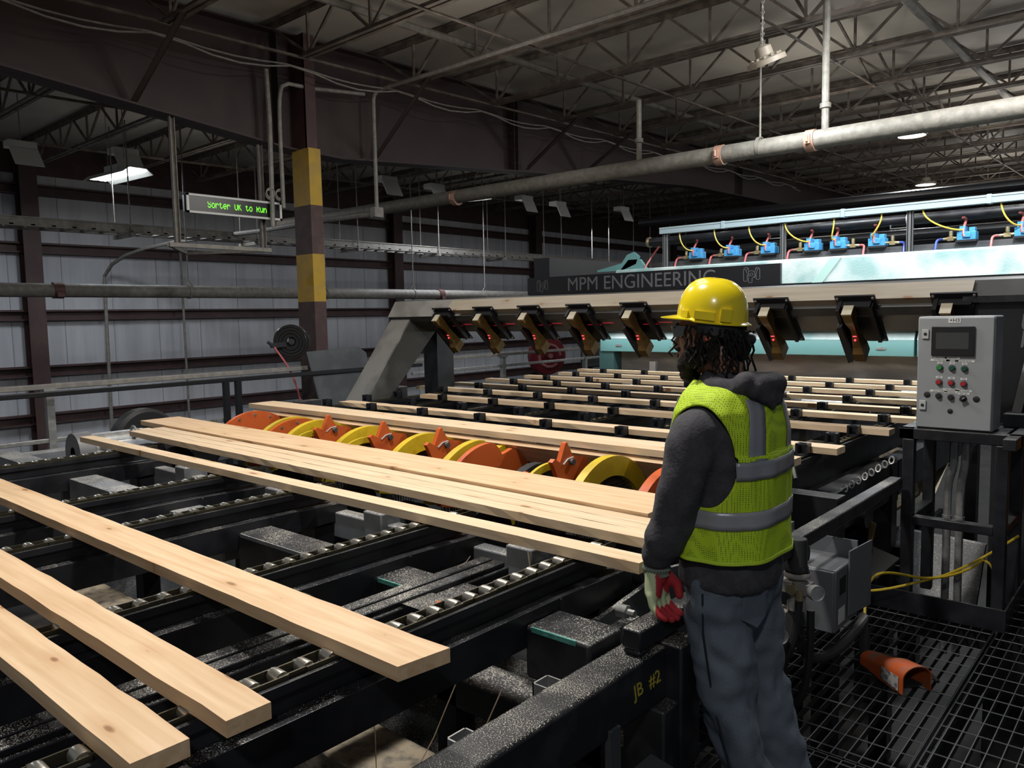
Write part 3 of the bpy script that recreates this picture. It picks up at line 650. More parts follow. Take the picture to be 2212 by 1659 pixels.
# ------------------------------------------------------------------ board turner: orange and yellow cams
t = thing('board_turner', 'row of orange and yellow cams turning boards between deck and lug chains', 'board turner', (-4, 3.4, .4))
b = MB(); b.cyl((-6.2, 3.5, .62), (-1.3, 3.5, .62), .05, 14); obj('shaft', b, black_matt, t)
b = MB(); b.box((-6.6, 3.9, .55), (-1.3, 4.02, .80)); b.box((-6.6, 3.1, .2), (-1.3, 3.2, .45)); obj('frame_beam', b, black, t)
def arc_cam(x, m, th=.05, yc=3.40, zc=.565, ro=.42, ri=.315, dip=False, mesh=True, rim=None):
    N = 26; out = []; inn = []
    for k in range(N + 1):
        a = math.pi * (.92 - .84 * k / N); r = ro
        if dip: r -= .07 * math.exp(-((a - 1.25) / .14) ** 2)
        else: r -= .05 * max(0, (k / N - .68))
        out.append((x, yc + r * math.cos(a) * (1.05 if dip else 1), zc + r * math.sin(a)))
        inn.append((x, yc + ri * math.cos(a), zc + ri * math.sin(a)))
    b = MB(); n = N + 1; vs = out + inn + [(p[0] + th, p[1], p[2]) for p in out + inn]; fs = []
    for k in range(N):
        fs += [(k, k + 1, n + k + 1, n + k), (2 * n + k, 3 * n + k, 3 * n + k + 1, 2 * n + k + 1), (k, 2 * n + k, 2 * n + k + 1, k + 1), (n + k, n + k + 1, 3 * n + k + 1, 3 * n + k)]
    b.add(vs, fs); o = obj('cam_disc', b, m, t, label=('yellow' if m is yellow else 'orange') + ' cam plate')
    if mesh:
        b = MB()
        for k in range(-14, 15):
            h = math.sqrt(max(0, ri * ri - (k * .021) ** 2))
            if h > .03:
                b.bar((x + .02, yc + k * .021, zc), (x + .02, yc + k * .021 + .02, zc + h * .98), .004, .004)
                b.bar((x + .022, yc + k * .021, zc), (x + .022, yc + k * .021 - .02, zc + h * .98), .004, .004)
        for k in range(8, 14):
            z = k * .022; h = math.sqrt(max(0, ri * ri - z * z)); b.bar((x + .024, yc - h, zc + z), (x + .024, yc + h, zc + z), .004, .004)
        obj('mesh_guard', b, meshm, t, smooth=0)
    return o
def full_disc(x, yc, zc, r):
    b = MB(); b.prism([(x, yc + r * math.cos(a), zc + r * math.sin(a)) for a in [R(14 + 152 * k / 30) for k in range(31)]], (.03, 0, 0))
    for k in range(7):
        a = .45 + k * .37; b.cyl((x + .03, yc + (r - .03) * math.cos(a), zc + (r - .03) * math.sin(a)), (x + .034, yc + (r - .03) * math.cos(a), zc + (r - .03) * math.sin(a)), .012, 8, mi=1)
    obj('cam_disc', b, [orange, rollm], t, label='orange disc with a ring of bolts')
full_disc(-5.86, 3.42, .57, .42)
full_disc(-5.22, 3.40, .565, .41); arc_cam(-5.28, yellow, mesh=False)
def star(x):
    yc, zc = 3.40, .85
    pr = [(-.16, -.2), (-.11, -.06), (-.06, -.02), (-.10, .06), (-.115, .085), (-.09, .10), (-.045, .075), (.005, .175), (.02, .18), (.07, .10), (.20, .07), (.22, .04), (.20, .0), (.10, -.05), (.05, -.12), (.0, -.1), (-.06, -.2)]
    b = MB(); b.prism([(x, yc + p, zc + q) for p, q in pr], (.03, 0, 0)); o = obj('pick_arm', b, orange, t, label='orange star shaped pick arm')
    b = MB(); b.lathe([(.0, -.02), (.012, -.02), (.012, -.03), (.045, -.03), (.047, .02), (.02, .025), (.0, .025)], (x + .06, yc - .01, zc - .075), (1, 0, 0), 18); obj('roller', b, galv, o)
    b = MB(); b.cyl((x + .03, yc + .055, zc + .065), (x + .05, yc + .055, zc + .065), .018, 10); obj('bolt', b, greyd, o)
    b = MB(); b.tube([(x + .034, yc - .02, zc + .06), (x + .034, yc + .02, zc + .085), (x + .034, yc + .07, zc + .09)], .004, 4); obj('weld_line', b, whitem, o)
def stub(x):
    b = MB(); yc, zc = 3.28, .78
    b.prism([(x, yc - .035, zc - .15), (x, yc + .035, zc - .15)] + [(x, yc + .035 * math.cos(a), zc + .05 + .035 * math.sin(a)) for a in [k * math.pi / 8 for k in range(9)]], (.035, 0, 0)); b.cyl((x + .035, yc, zc + .05), (x + .06, yc, zc + .05), .016, 8)
    obj('stop_finger', b, orange, t, label='small orange stop finger')
for x in (-4.95, -4.36, -3.77): arc_cam(x, yellow)
for x in (-4.82, -4.19, -3.63, -2.63): star(x)
for x in (-4.92, -4.30, -3.74, -2.80): stub(x)
arc_cam(-3.30, yellow, dip=True); arc_cam(-3.20, orange, th=.035, ro=.41, ri=.26, dip=True, mesh=False)
for xx in (-4.86, -4.27, -2.66): arc_cam(xx, yellow, th=.02, ro=.36, ri=.32, yc=3.32, mesh=False)
arc_cam(-2.34, yellow); arc_cam(-1.98, orange, ro=.4, ri=.26, mesh=False); star(-1.75)
for x in (-2.86, -2.05):
    b = MB(); b.lathe([(.05, -.03), (.30, -.03), (.30, .03), (.05, .03)], (x, 3.45, .58), (1, 0, 0), 28); obj('sprocket', b, rubber, t)

# ------------------------------------------------------------------ lug table
LX = (-6.27, -5.6, -4.92, -4.25, -3.58, -2.92, -2.32, -1.68)
lt = thing('lug_table', 'black steel table of rails carrying the spaced out boards', 'conveyor', (-4, 6.5, -1.4))
b = MB(); b.box((-6.62, 4.15, .50), (-6.46, 9.4, .86)); obj('side_beam', b, black, lt, bevel=.006)
b = MB(); b.box((-1.62, 4.0, .45), (-1.50, 9.4, .70)); obj('side_beam', b, black, lt, bevel=.006)
for i, x in enumerate(LX):
    b = MB(); b.box((x - .03, 4.05, .70), (x + .03, 10.4, .885)); b.box((x - .05, 4.05, .86), (x - .04, 10.4, .895)); b.box((x + .04, 4.05, .86), (x + .05, 10.4, .895)); obj('rail', b, black if i < 7 else black_dusty, lt, smooth=0)
for y in (4.25, 5.6, 7.2, 9.0):
    b = MB(); b.box((-6.5, y, .42), (-1.5, y + .12, .70)); obj('cross_beam', b, black, lt)
for x in (-6.5, -4.3, -1.7):
    for y in (4.3, 6.9, 9.1):
        b = MB(); b.box((x - .07, y - .07, -1.4), (x + .07, y + .07, .5)); obj('leg', b, black_clean, lt)
tp = None
ll = ['left end', 'second from the left', 'third from the left', 'fourth from the left', 'fifth from the left', 'sixth from the left', 'seventh from the left', 'right end near the control panel']
for i, x in enumerate(LX):
    t = thing('lug_chain', 'lug chain with square black lugs behind each board, ' + ll[i], 'chain', (x, 4.2, .88), 'lug chains')
    b = MB(); b.box((x - .028, 4.2, .886), (x - .022, 10.3, .905)); b.box((x + .022, 4.2, .886), (x + .028, 10.3, .905))
    for k in range(80): b.cyl((x - .022, 4.25 + k * .0762, .893), (x + .022, 4.25 + k * .0762, .893), .010, 6)
    obj('links', b, chainm, t, smooth=0)
    for y, xa, w in rows + [(5.02, 0, .1)]:
        if tp is None:
            b = MB(); b.box((x - .035, -.02, .90), (x - .022, .045, .97)); b.box((x + .022, -.02, .90), (x + .035, .045, .97)); b.box((x - .035, .03, .90), (x + .035, .045, .97)); b.box((x - .035, -.02, .90), (x + .035, .045, .91)); b.box((x - .035, -.02, .96), (x + .035, -.012, .97))
            q = obj('lug', b, black, t, org=(x, 0, .9)); tp = q
        else: q = tp.copy(); COL.objects.link(q); q.parent = t
        q.location = (0, y - w / 2 - .05 - 4.2, .02)
# clutter of hoses and rollers between turner and lug table
b = MB(); b.box((-6.5, 4.04, .60), (-1.6, 4.12, .86))
for k in range(16):
    x = -6.2 + k * .29; b.box((x, 4.0, .78), (x + .07, 4.1, .93)); b.tube(bez((x, 4.05, .86), (x + .1, 4.1, .98), (x + .22, 4.2, .95), (x + .28, 4.06, .84), 6), .012, 5)
tag(obj('stop_bar', b, black), 'black bar of air stops and hoses between orange cams and first lug board', 'stop bar')
# rollers under the lug boards
for i, (x, y) in enumerate(((-5.9, 8.6), (-4.5, 8.9), (-3.2, 8.4), (-2.0, 8.7), (-2.7, 7.6))):
    b = MB(); b.cyl((x - .35, y, .80), (x + .35, y, .80), .09, 18); b.cyl((x - .45, y, .80), (x + .45, y, .80), .03, 8)
    tag(obj('roller', b, galv), 'pale steel roller between rails under the lug boards, ' + ['far left', 'left of middle', 'right of middle', 'far right', 'nearest'][i], 'roller', 'rollers under the lug boards')
for i, (x, y) in enumerate(((-3.9, 9.3), (-2.9, 8.0))):
    b = MB(); b.box((x - .25, y - .05, .78), (x + .25, y + .05, .90)); tag(obj('guard_plate', b, orange if i == 0 else redp), ['orange guard plate under the far lug boards left of the worker', 'dark red guard plate under the lug boards right of the worker'][i], 'guard plate')
# white sorting fingers around the far boards
for i, (x, y) in enumerate(((-6.55, 9.55), (-5.75, 9.6), (-5.2, 9.6))):
    b = MB(); b.box((x - .05, y - .04, .9), (x + .05, y + .04, 1.06)); tag(obj('finger_block', b, whitem, bevel=.008), 'small white block standing on the rails below the teal beam, ' + NTH[i] + ' from the left', 'block', 'white finger blocks')
# ================================================================== scanner gantry
t = thing('scanner_gantry', 'black box section gantry spanning the lug table', 'gantry', (-6.4, 5.4, .86))
# section in the y-z plane: front leg leans back to the beam
prof_leg = [(4.93, .865), (5.27, .865), (6.02, 1.62), (5.66, 1.80)]
b = MB(); b.prism([(-6.62, y, z) for y, z in [(4.93, .865), (5.25, .865), (5.97, 1.60), (5.62, 1.76)]], (.30, 0, 0)); obj('front_leg', b, M('gantry_paint', (.05, .05, .048), .42, c2=(.09, .088, .082), ns=3), t, bevel=.008)
b = MB(); b.box((-6.58, 6.0, .865), (-6.36, 6.26, 1.68)); obj('rear_leg', b, black, t, bevel=.006)
b = MB(); b.prism([(-6.64, 5.56, 1.745), (-6.64, 5.67, 1.905), (-6.64, 5.72, 1.92), (-6.64, 6.06, 1.91), (-6.64, 6.06, 1.60), (-6.64, 5.86, 1.58), (-6.64, 5.60, 1.69)], (7.4, 0, 0)); obj('beam', b, M('gantry_beam', (.03, .03, .03), .45, c2=(.05, .048, .046), ns=3), t, smooth=0, bevel=.006)
b = MB(); b.prism([(-6.645, 5.55, 1.745), (-6.645, 5.66, 1.912), (-6.645, 5.68, 1.905), (-6.645, 5.57, 1.74)], (1.1, 0, 0)); obj('beam_corner_face', b, M('gantry_lit_beam', (.20, .195, .18), .45, c2=(.14, .135, .125), ns=4), t, label='pale corner face of the beam, lamplight in its colour')  # slanted beam face at the corner, coloured paler for lamplight
b = MB(); b.prism([(-6.625, 4.92, .872), (-6.625, 5.605, 1.752), (-6.625, 5.615, 1.745), (-6.625, 4.932, .868)], (.3, 0, 0)); obj('leg_face', b, M('gantry_lit_leg', (.17, .165, .155), .42, c2=(.12, .115, .11), ns=3), t, label='pale grey front face, lamplight in its colour')  # front of the leg coloured paler to show the lamp falling on it
# plank on the beam
b = MB(); pl = []
for u in range(31):
    x = -5.72 + u / 30 * 4.66
    pl.append([V(x, 5.53, 1.80), V(x, 5.585, 1.752), V(x, 5.665, 1.868), V(x, 5.635, 1.905)])
b.loft(pl); tag(obj('plank', b, plankm, smooth=0, org=(-3.4, 5.6, 1.8)), 'long weathered plank fixed along the front of the gantry beam', 'plank')
# laser scanners
def scanner(x, lab):
    t = thing('laser_scanner', lab, 'laser scanner', (x, 5.52, 1.72), 'laser scanners on the gantry beam')
    x += .12; d = V(0, .72, -.69).normalized(); n = V(0, -.69, -.72).normalized(); o = V(x, 5.50, 1.815)   # down the tilt, and out of it
    def q(a, u, w): return o + V(a, 0, 0) + d * u + n * w
    b = MB(); b.prism([q(-.13, -.02, 0), q(.13, -.02, 0), q(.13, .43, 0), q(-.13, .43, 0)], n * .012); obj('mounting_plate', b, black_clean, t, smooth=0)
    b = MB(); b.prism([q(-.11, .02, .012), q(-.085, .02, .012), q(-.085, .41, .012), q(-.11, .41, .012)], n * .10); b.prism([q(.085, .05, .012), q(.11, .05, .012), q(.11, .39, .012), q(.085, .39, .012)], n * .05); b.prism([q(-.10, .03, .012), q(.1, .03, .012), q(.1, .05, .012), q(-.1, .05, .012)], n * .05); obj('bracket', b, black_clean, t, smooth=0)
    b = MB(); N = 12; ring = []
    for k in range(N + 1):
        u = .02 + .44 * k / N; w = .05 - .022 * math.exp(-((k / N - .45) / .2) ** 2) + (.012 if k > 9 else 0)
        ring.append([q(-.04 - w * .3, u, .06), q(-.04 - w * .3, u, .06 + w * 1.9), q(-.04 + w * .9, u, .06 + w * 1.9), q(-.04 + w * .9, u, .06)])
    b.loft(ring); obj('housing', b, scanm, t, smooth=0)
    b = MB(); b.prism([q(-.125, .16, .06), q(-.085, .14, .06), q(-.085, .50, .06), q(-.125, .52, .06)], n * .085); obj('cable_guard', b, black, t, smooth=0)
    b = MB(); b.prism([q(-.06, .012, .065), q(.005, .012, .065), q(.005, .012, .15), q(-.06, .012, .15)], d * .009); obj('label_plate', b, M('scan_label', (.36, .32, .24), .5), t, smooth=0)
    b = MB(); b.box(q(-.03, .26, .122) - V(.012, .003, .003), q(-.03, .26, .122) + V(.012, .003, .003)); b.ball(q(-.03, .285, .135), .007, 6); obj('laser_window', b, laser, t, label='glowing red laser window')
    for a in (-.115, .115):
        for u in (0, .41):
            b = MB(); b.cyl(q(a, u, .012), q(a, u, .02), .009, 6); obj('bolt', b, galv, t)
sx = (-5.86, -5.29, -4.72, -4.16, -3.60, -3.02, -2.44, -1.86, -1.27)
sl = ['first from the gantry leg', 'second from the gantry leg', 'third from the gantry leg', 'fourth from the gantry leg', 'last before the yellow hard hat', 'mostly hidden behind the yellow hard hat', 'just right of the yellow hard hat', 'second right of the yellow hard hat', 'above the control panel']
for x, l in zip(sx, sl): scanner(x, 'tilted bronze laser scanner on a black plate, ' + l)
for a, c in zip(sx, sx[1:]):
    if a < -2.6: lamp('laser_line_light', ((a + c) / 2 - .05, 5.652, 1.632), .12, .26, (1, .02, .06), target=((a + c) / 2 - .05, 5.68, 1.660), shape='RECTANGLE', size_y=.004, spread=40)

# ================================================================== trimmer machine
t = thing('trimmer', 'large pale mint green trimmer machine with MPM ENGINEERING name panel', 'trimmer', (-4, 9.5, -1.4))
b = MB(); b.prism([(-5.98, 9.0, 2.045), (-5.98, 9.0, 2.31), (-5.98, 9.03, 2.33), (-5.98, 9.5, 2.33), (-5.98, 9.5, 2.045)], (7.2, 0, 0)); obj('upper_beam', b, mint, t, bevel=.006)
b = MB(); b.prism([(-3.32, 8.988, 2.045), (-3.20, 8.988, 2.045), (-3.00, 8.988, 2.31), (-3.12, 8.988, 2.31)], (0, .014, 0)); obj('seam_strap', b, M('mint_strap', (.40, .60, .56), .35), t)
b = MB(); b.box((-7.5, 8.95, 2.035), (-3.67, 8.997, 2.285)); np_ = obj('name_panel', b, M('panel_black', (.010, .0105, .013), .32), t, label='black name panel')
obj('lettering', text_mb('MPM ENGINEERING', .262, plane_mtx((-5.62, 8.949, 2.155), (1, 0, 0), (0, 0, 1)), .001, 'CENTER'), lettm, np_, smooth=0)
def logo(x, z, h):
    b = MB(); q = lambda u, w: V(x + u * h, 8.947, z + w * h)
    K = [[(1453,110),(1455,228),(1476,236),(1495,225),(1495,150),(1513,195),(1510,160)], [(1453,110),(1475,88),(1503,96),(1510,130)], [(1453,110),(1480,118),(1503,96)], [(1480,118),(1500,165)],
         [(1630,110),(1632,215),(1610,222),(1592,212),(1592,165),(1575,200),(1560,197)], [(1630,110),(1605,92),(1585,100),(1580,138)], [(1630,110),(1605,115),(1585,100)], [(1605,115),(1590,165)],
         [(1510,130),(1508,245),(1528,252),(1548,245),(1548,200),(1570,190),(1580,165),(1572,140),(1550,125),(1510,130)], [(1528,152),(1550,150),(1558,165),(1545,180),(1528,180),(1528,152)]]
    L = [[((a - 1541) / 175, (170 - c) / 175) for a, c in l] for l in K]
    for l in L:
        for p, c in zip(l, l[1:]): b.bar(q(*p), q(*c), .006, .004, up=(0, 1, 0))
    obj('logo', b, lettm, np_, smooth=0)
logo(-7.22, 2.16, .19); logo(-4.02, 2.165, .20)
b = MB(); b.box((-7.5, 8.98, 2.025), (1.2, 9.2, 2.037)); b.box((-7.4, 9.05, 1.58), (1.2, 9.3, 2.03)); obj('front_skirt', b, black, t)
b = MB(); b.prism([(-6.35, 9.1, 2.32), (-5.95, 9.1, 2.32), (-5.72, 9.1, 2.40), (-5.68, 9.1, 2.50), (-5.76, 9.1, 2.56), (-5.86, 9.1, 2.53), (-5.95, 9.1, 2.42), (-6.35, 9.1, 2.345)], (0, .05, 0)); b.prism([(-5.98, 9.1, 2.32), (-5.55, 9.1, 2.32), (-5.66, 9.1, 2.46), (-5.84, 9.1, 2.46)], (0, .05, 0)); obj('lifting_eye', b, teal, t)
b = MB()
for xa, xb in ((-6.52, -3.02), (-2.99, -2.34), (-2.31, 1.2)): b.prism([(xa, 9.40, 1.20), (xa, 9.40, 1.38), (xa, 9.46, 1.50), (xa, 9.8, 1.50), (xa, 9.8, 1.20)], (xb - xa, 0, 0))
obj('lower_beam', b, teal, t, bevel=.005)
b = MB()
for xa, xb in ((-6.5, -3.02), (-2.99, -2.34), (-2.31, 1.2)): b.prism([(xa, 9.397, 1.385), (xa, 9.458, 1.507), (xa, 9.47, 1.5), (xa, 9.41, 1.38)], (xb - xa, 0, 0))
obj('bevel_face', b, mint, t, label='pale mint bevel face')  # bevel in a paler mint than the beam
for x in (-6.2, -2.68, -2.16, -.7):
    b = MB(); b.box((x - .05, 9.39, 1.275), (x + .05, 9.405, 1.30)); obj('latch_slot', b, galv, t)
b = MB(); b.box((-6.55, 9.42, .80), (-6.30, 9.8, 1.2)); b.box((-6.6, 9.4, -1.4), (-6.2, 9.9, .8)); obj('end_post', b, M('teal_deep', (.05, .12, .12), .45), t)
b = MB(); b.box((-7.7, 9.5, 1.5), (1.2, 11.5, 2.05)); b.box((-7.7, 9.35, 1.9), (-7.4, 11.5, 2.6)); obj('housing', b, black_clean, t)
# curtain
b = MB(); rows_ = []
for zi in range(7):
    z = 1.21 - .30 * zi / 6
    rows_.append([V(-6.32 + u * .1, 9.62 + .03 * noise.noise((u * .37, zi * .3, 1)) + .02 * math.sin(u * 1.3), z) for u in range(76)])
back = [[p + V(0, .012, 0) for p in r] for r in rows_]
n = 76; vs = [p for r in rows_ for p in r]; fs = [(i * n + k, i * n + k + 1, (i + 1) * n + k + 1, (i + 1) * n + k) for i in range(6) for k in range(n - 1)]
b.add(vs, fs); b.add([p for r in back for p in r], [f[::-1] for f in fs]); obj('curtain', b, plastic, t, label='dusty grey plastic curtain')
b = MB(); b.box((-6.2, 10.6, .2), (1, 10.7, 1.3)); obj('back_panel', b, greyd, t)
# air header, duct, posts
t = thing('air_header', 'black round air header pipe behind the row of blue valves', 'pipe', (-4, 9.3, 2.65))
b = MB(); b.cyl((-5.62, 9.3, 2.69), (1.2, 9.3, 2.69), .058, 18); obj('pipe', b, black, t)
b = MB(); b.lathe([(0, -.02), (.066, -.02), (.07, 0), (.066, .02), (0, .02)], (-5.63, 9.3, 2.69), (1, 0, 0), 18); obj('end_cap', b, brass, t)
for x in (-3.75, -2.4):
    b = MB(); b.tube([(x, 9.3, 2.63), (x, 9.24, 2.60), (x + .02, 9.22, 2.6), (x - .16, 9.22, 2.6), (x - .16, 9.22, 2.64)], .009, 5); b.lathe([(.058, -.015), (.064, 0), (.058, .015)], (x, 9.3, 2.69), (1, 0, 0), 16); obj('pipe_bracket', b, whitem, t)
t = thing('wire_duct', 'pale blue wiring duct along the top of the valve rack', 'duct', (-4, 9.05, 2.75))
for xa, xb in ((-5.30, -4.42), (-4.41, -3.0), (-2.99, -1.6), (-1.59, 1.2)):
    b = MB(); b.box((xa, 9.0, 2.755), (xb, 9.09, 2.83)); b.box((xa, 8.995, 2.815), (xb, 9.095, 2.834)); obj('segment', b, duct, t, smooth=0)
for x in (-4.415, -2.995, -1.595):
    b = MB(); b.box((x - .02, 8.99, 2.75), (x + .02, 9.1, 2.84)); obj('joint_clip', b, duct, t, smooth=0)
for i, x in enumerate((-5.24, -3.68, -2.32, -.9)):
    b = MB(); b.box((x - .03, 9.03, 2.33), (x - .024, 9.08, 2.76)); b.box((x + .024, 9.03, 2.33), (x + .03, 9.08, 2.76)); b.box((x - .03, 9.07, 2.33), (x + .03, 9.08, 2.76)); b.box((x - .012, 9.03, 2.33), (x + .012, 9.035, 2.76))
    tag(obj('strut_post', b, M('post%d' % i, (.12, .125, .13), .45), smooth=0), 'slotted strut holding the wiring duct, ' + ['at its left end', 'second from the left', 'third from the left', 'at the right end'][i], 'post', 'valve rack struts')
b = MB(); b.box((-5.4, 9.12, 2.36), (1.2, 9.2, 2.40)); b.box((-5.4, 9.1, 2.33), (1.2, 9.22, 2.36)); tag(obj('valve_rail', b, greyd, smooth=0), 'dark rail carrying the row of blue valves', 'rail')
def valve(x, lab, blue=False, right=False, cordx=-.2):
    t = thing('air_valve', lab, 'valve', (x, 9.15, 2.4), 'blue air valves')
    b = MB(); b.box((x - .085, 9.07, 2.415), (x + .085, 9.21, 2.50)); b.box((x - .065, 9.08, 2.50), (x - .01, 9.19, 2.555)); b.box((x + .02, 9.09, 2.50), (x + .075, 9.18, 2.54)); b.box((x - .03, 9.055, 2.44), (x + .04, 9.07, 2.485))
    obj('body', b, bluev, t, bevel=.004)
    b = MB(); b.box((x - .095, 9.06, 2.397), (x + .095, 9.22, 2.416)); obj('base', b, inkm, t)
    s = 1 if right else -1
    b = MB(); b.cyl((x + s * .08, 9.13, 2.445), (x + s * .22, 9.13, 2.44), .014, 8); b.box((x + s * .15 - .03, 9.11, 2.42), (x + s * .15 + .03, 9.15, 2.46)); b.lathe([(.01, 0), (.018, .01), (.018, .05), (.01, .06)], (x + s * .15, 9.13, 2.46), (0, 0, 1), 10); obj('fitting', b, brass, t)
    b = MB(); b.tube(bez((x - .075, 9.26, 2.66), (x + .03, 9.16, 2.64), (x - .06, 9.08, 2.56), (x - .015, 9.06, 2.45), 10), .0125, 7); obj('supply_hose', b, hoser, t, label='red supply hose')
    b = MB(); b.tube(bez((x + s * .22, 9.13, 2.44), (x + s * .30, 9.12, 2.45), (x + s * .27, 9.08, 2.40), (x + s * .28, 9.06, 2.325), 8), .012, 7)
    if blue: pass
    obj('outlet_hose', b, hoseb if blue else hoser, t, label=('blue' if blue else 'red') + ' outlet hose')
    b = MB(); b.tube(bez((x + cordx, 9.04, 2.755), (x + cordx + .02, 9.0, 2.6), (x - .08, 9.0, 2.50), (x - .03, 9.08, 2.52), 10), .0085, 6); obj('cord', b, hosey, t, label='yellow cord')
vl = ['at the left end', 'second from the left', 'third from the left', 'fourth from the left, right of a strut', 'fifth from the left', 'sixth from the left', 'seventh from the left, with a blue outlet hose', 'at the right edge']
for i, x in enumerate((-4.83, -4.35, -3.88, -3.36, -3.07, -2.66, -1.80, -1.30)): valve(x, 'blue air valve with hoses, ' + vl[i], blue=i in (5, 6), right=i in (4, 5), cordx=(-.2, -.2, -.22, -.30, -.03, .06, -.4, -.2)[i])
b = MB(); b.tube(bez((-5.45, 9.25, 2.62), (-5.52, 9.2, 2.5), (-5.55, 9.1, 2.4), (-5.57, 9.05, 2.3), 8), .012, 6); tag(obj('air_hose', b, hoser), 'red hose hanging from the left end of the air header', 'hose')
b = MB(); b.tube([(-5.1, 10.2, 2.2), (-5.1, 10.2, 2.45), (-4.95, 10.2, 2.58), (-3.9, 10.2, 2.6), (2, 10.2, 2.6)], .07, 12); tag(obj('rear_pipe', b, black_clean), 'dark elbowed pipe behind the valve rack', 'pipe')
b = MB(); b.cyl((-9, 14.5, 3.65), (2, 14.5, 3.6), .09, 12); tag(obj('rear_duct', b, black_clean), 'dark pipe crossing above and behind the wiring duct', 'pipe')
# far fittings under the gantry
t = thing('fire_hose_reel', 'red fire hose reel beside the far wall column under the gantry', 'hose reel', (-9.6, 12.2, .6))
b = MB(); b.lathe([(0, -.1), (.36, -.1), (.38, -.05), (.38, .05), (.36, .1), (0, .1)], (-9.6, 12.0, .95), (.85, -.5, 0), 30); obj('drum', b, M('reel_red', (.16, .012, .02), .4), t)
b = MB(); b.tube([(-9.45 + .22 * math.cos(a) * .5, 11.9 + .22 * math.cos(a) * .86, .95 + .22 * math.sin(a)) for a in [i * .5 for i in range(12)]], .03, 8); b.cyl((-9.5, 11.94, .95), (-9.4, 11.88, .95), .05, 12); obj('hose', b, M('pink_hose', (.30, .12, .12), .5), t)
b = MB(); b.box((-9.75, 12.0, -1.4), (-9.65, 12.1, 1.0)); obj('stand', b, M('reel_red2', (.14, .012, .02), .4), t)
t = thing('junction_box', 'grey electrical box on the rail right of the red hose reel', 'electrical box', (-9.0, 12.4, .9)); b = MB(); b.box((-9.0, 12.3, .72), (-8.85, 12.75, 1.12)); obj('box', b, greyd, t, bevel=.01)
b = MB(); b.box((-8.95, 12.5, -1.4), (-8.89, 12.56, .72)); obj('post', b, black_clean, t)
# ================================================================== left background things
rails = thing('guard_rail_fence', 'grey pipe guard rail along the walkway left of the deck', 'railing', (-8.6, 5, -1.4))
b = MB(); b.box((-8.63, .5, 1.09), (-8.57, 6.3, 1.145)); b.box((-8.63, 7.6, 1.085), (-8.57, 15, 1.13)); obj('top_rail', b, galvd, rails, bevel=.008)
b = MB(); b.box((-8.62, .5, .555), (-8.58, 6.3, .60)); b.box((-8.62, 7.6, .9), (-8.58, 15, .945)); obj('mid_rail', b, galv, rails, bevel=.006)
for y in (2.80, 9.6, 11.9):
    b = MB(); b.box((-8.64, y - .035, -1.4), (-8.57, y + .035, 1.09)); b.box((-8.66, y - .06, 1.06), (-8.55, y + .06, 1.10)); obj('post', b, galv, rails)
r2 = thing('black_rail', 'black pipe rail in front of the grey guard rail and leaning plate', 'railing', (-8.4, 5, -1.4))
b = MB(); b.box((-8.42, .5, 1.035), (-8.36, 7.6, 1.085)); obj('top_rail', b, black_clean, r2, bevel=.006)
for y in (4.58, 4.73):
    b = MB(); b.box((-8.42, y - .035, -1.4), (-8.36, y + .025, 1.04)); obj('post', b, black_clean, r2)
t = thing('hose_reel', 'black spring hose reel mounted on the striped column', 'hose reel', (-8.85, 5.68, 1.44))
b = MB(); ax = (.8, -.6, 0)
b.lathe([(.06, -.07), (.215, -.075), (.22, -.06), (.17, -.05), (.17, .05), (.22, .06), (.215, .075), (.06, .07)], (-8.75, 5.70, 1.46), ax, 36); obj('drum', b, M('reel_black', (.008, .008, .009), .3), t)
for r in (.10, .14, .18):
    b = MB(); b.lathe([(r, .075), (r + .008, .085), (r + .016, .075)], (-8.75, 5.70, 1.46), ax, 36); obj('ridge', b, M('reel_ridge%d' % int(r * 100), (.02, .02, .022), .3), t)
b = MB(); b.bar((-8.72, 5.38, 1.42), (-8.72, 5.95, 1.44), .02, .06); b.bar((-8.72, 5.66, 1.45), (-8.72, 5.95, 1.47), .03, .14); b.cyl((-8.74, 5.7, 1.46), (-8.65, 5.64, 1.46), .04, 12); b.bar((-8.72, 5.34, 1.47), (-8.72, 5.46, 1.38), .03, .03); obj('arm', b, black, t)
b = MB(); b.tube(bez((-8.7, 5.42, 1.40), (-8.6, 5.50, 1.2), (-8.6, 5.62, 1.1), (-8.6, 5.70, .7), 10), .012, 6); obj('hose', b, hoser, t, label='red hose hanging down')
t = thing('leaning_plate', 'dark grey steel plate leaning in front of the striped column', 'plate', (-8.45, 6.2, .5))
b = MB(); b.prism([(-8.5, 5.73, 1.33), (-8.5, 6.55, 1.36), (-8.48, 6.66, 1.28), (-8.30, 6.68, .55), (-8.30, 5.80, .55)], (.03, 0, 0)); obj('plate', b, M('plate_grey', (.04, .044, .05), .5, c2=(.06, .065, .07), ns=4), t)
b = MB(); b.box((-8.52, 6.25, -1.4), (-8.44, 6.33, 1.1)); obj('support', b, black_clean, t)
t = thing('wall_box', 'small dark grey box left of the leaning plate', 'box', (-8.3, 5.5, .6)); b = MB(); b.box((-8.35, 5.42, .62), (-8.2, 5.74, .74)); obj('box', b, greyd, t, bevel=.006)
b = MB(); b.box((-8.3, 5.5, -1.4), (-8.25, 5.55, .62)); obj('stand', b, black_clean, t)
t = thing('terminal_box', 'grey terminal box with a row of holes at the foot of the gantry', 'electrical box', (-7.2, 5.9, .7)); b = MB(); b.box((-7.4, 5.75, .60), (-7.1, 6.2, .92)); obj('box', b, greyd, t, bevel=.008)
for k in range(3):
    b = MB(); b.box((-7.1, 5.82 + k * .11, .87), (-7.098, 5.88 + k * .11, .895)); obj('hole', b, inkm, t)
b = MB(); b.box((-7.3, 5.9, -1.4), (-7.2, 6.0, .6)); obj('leg', b, black_clean, t)
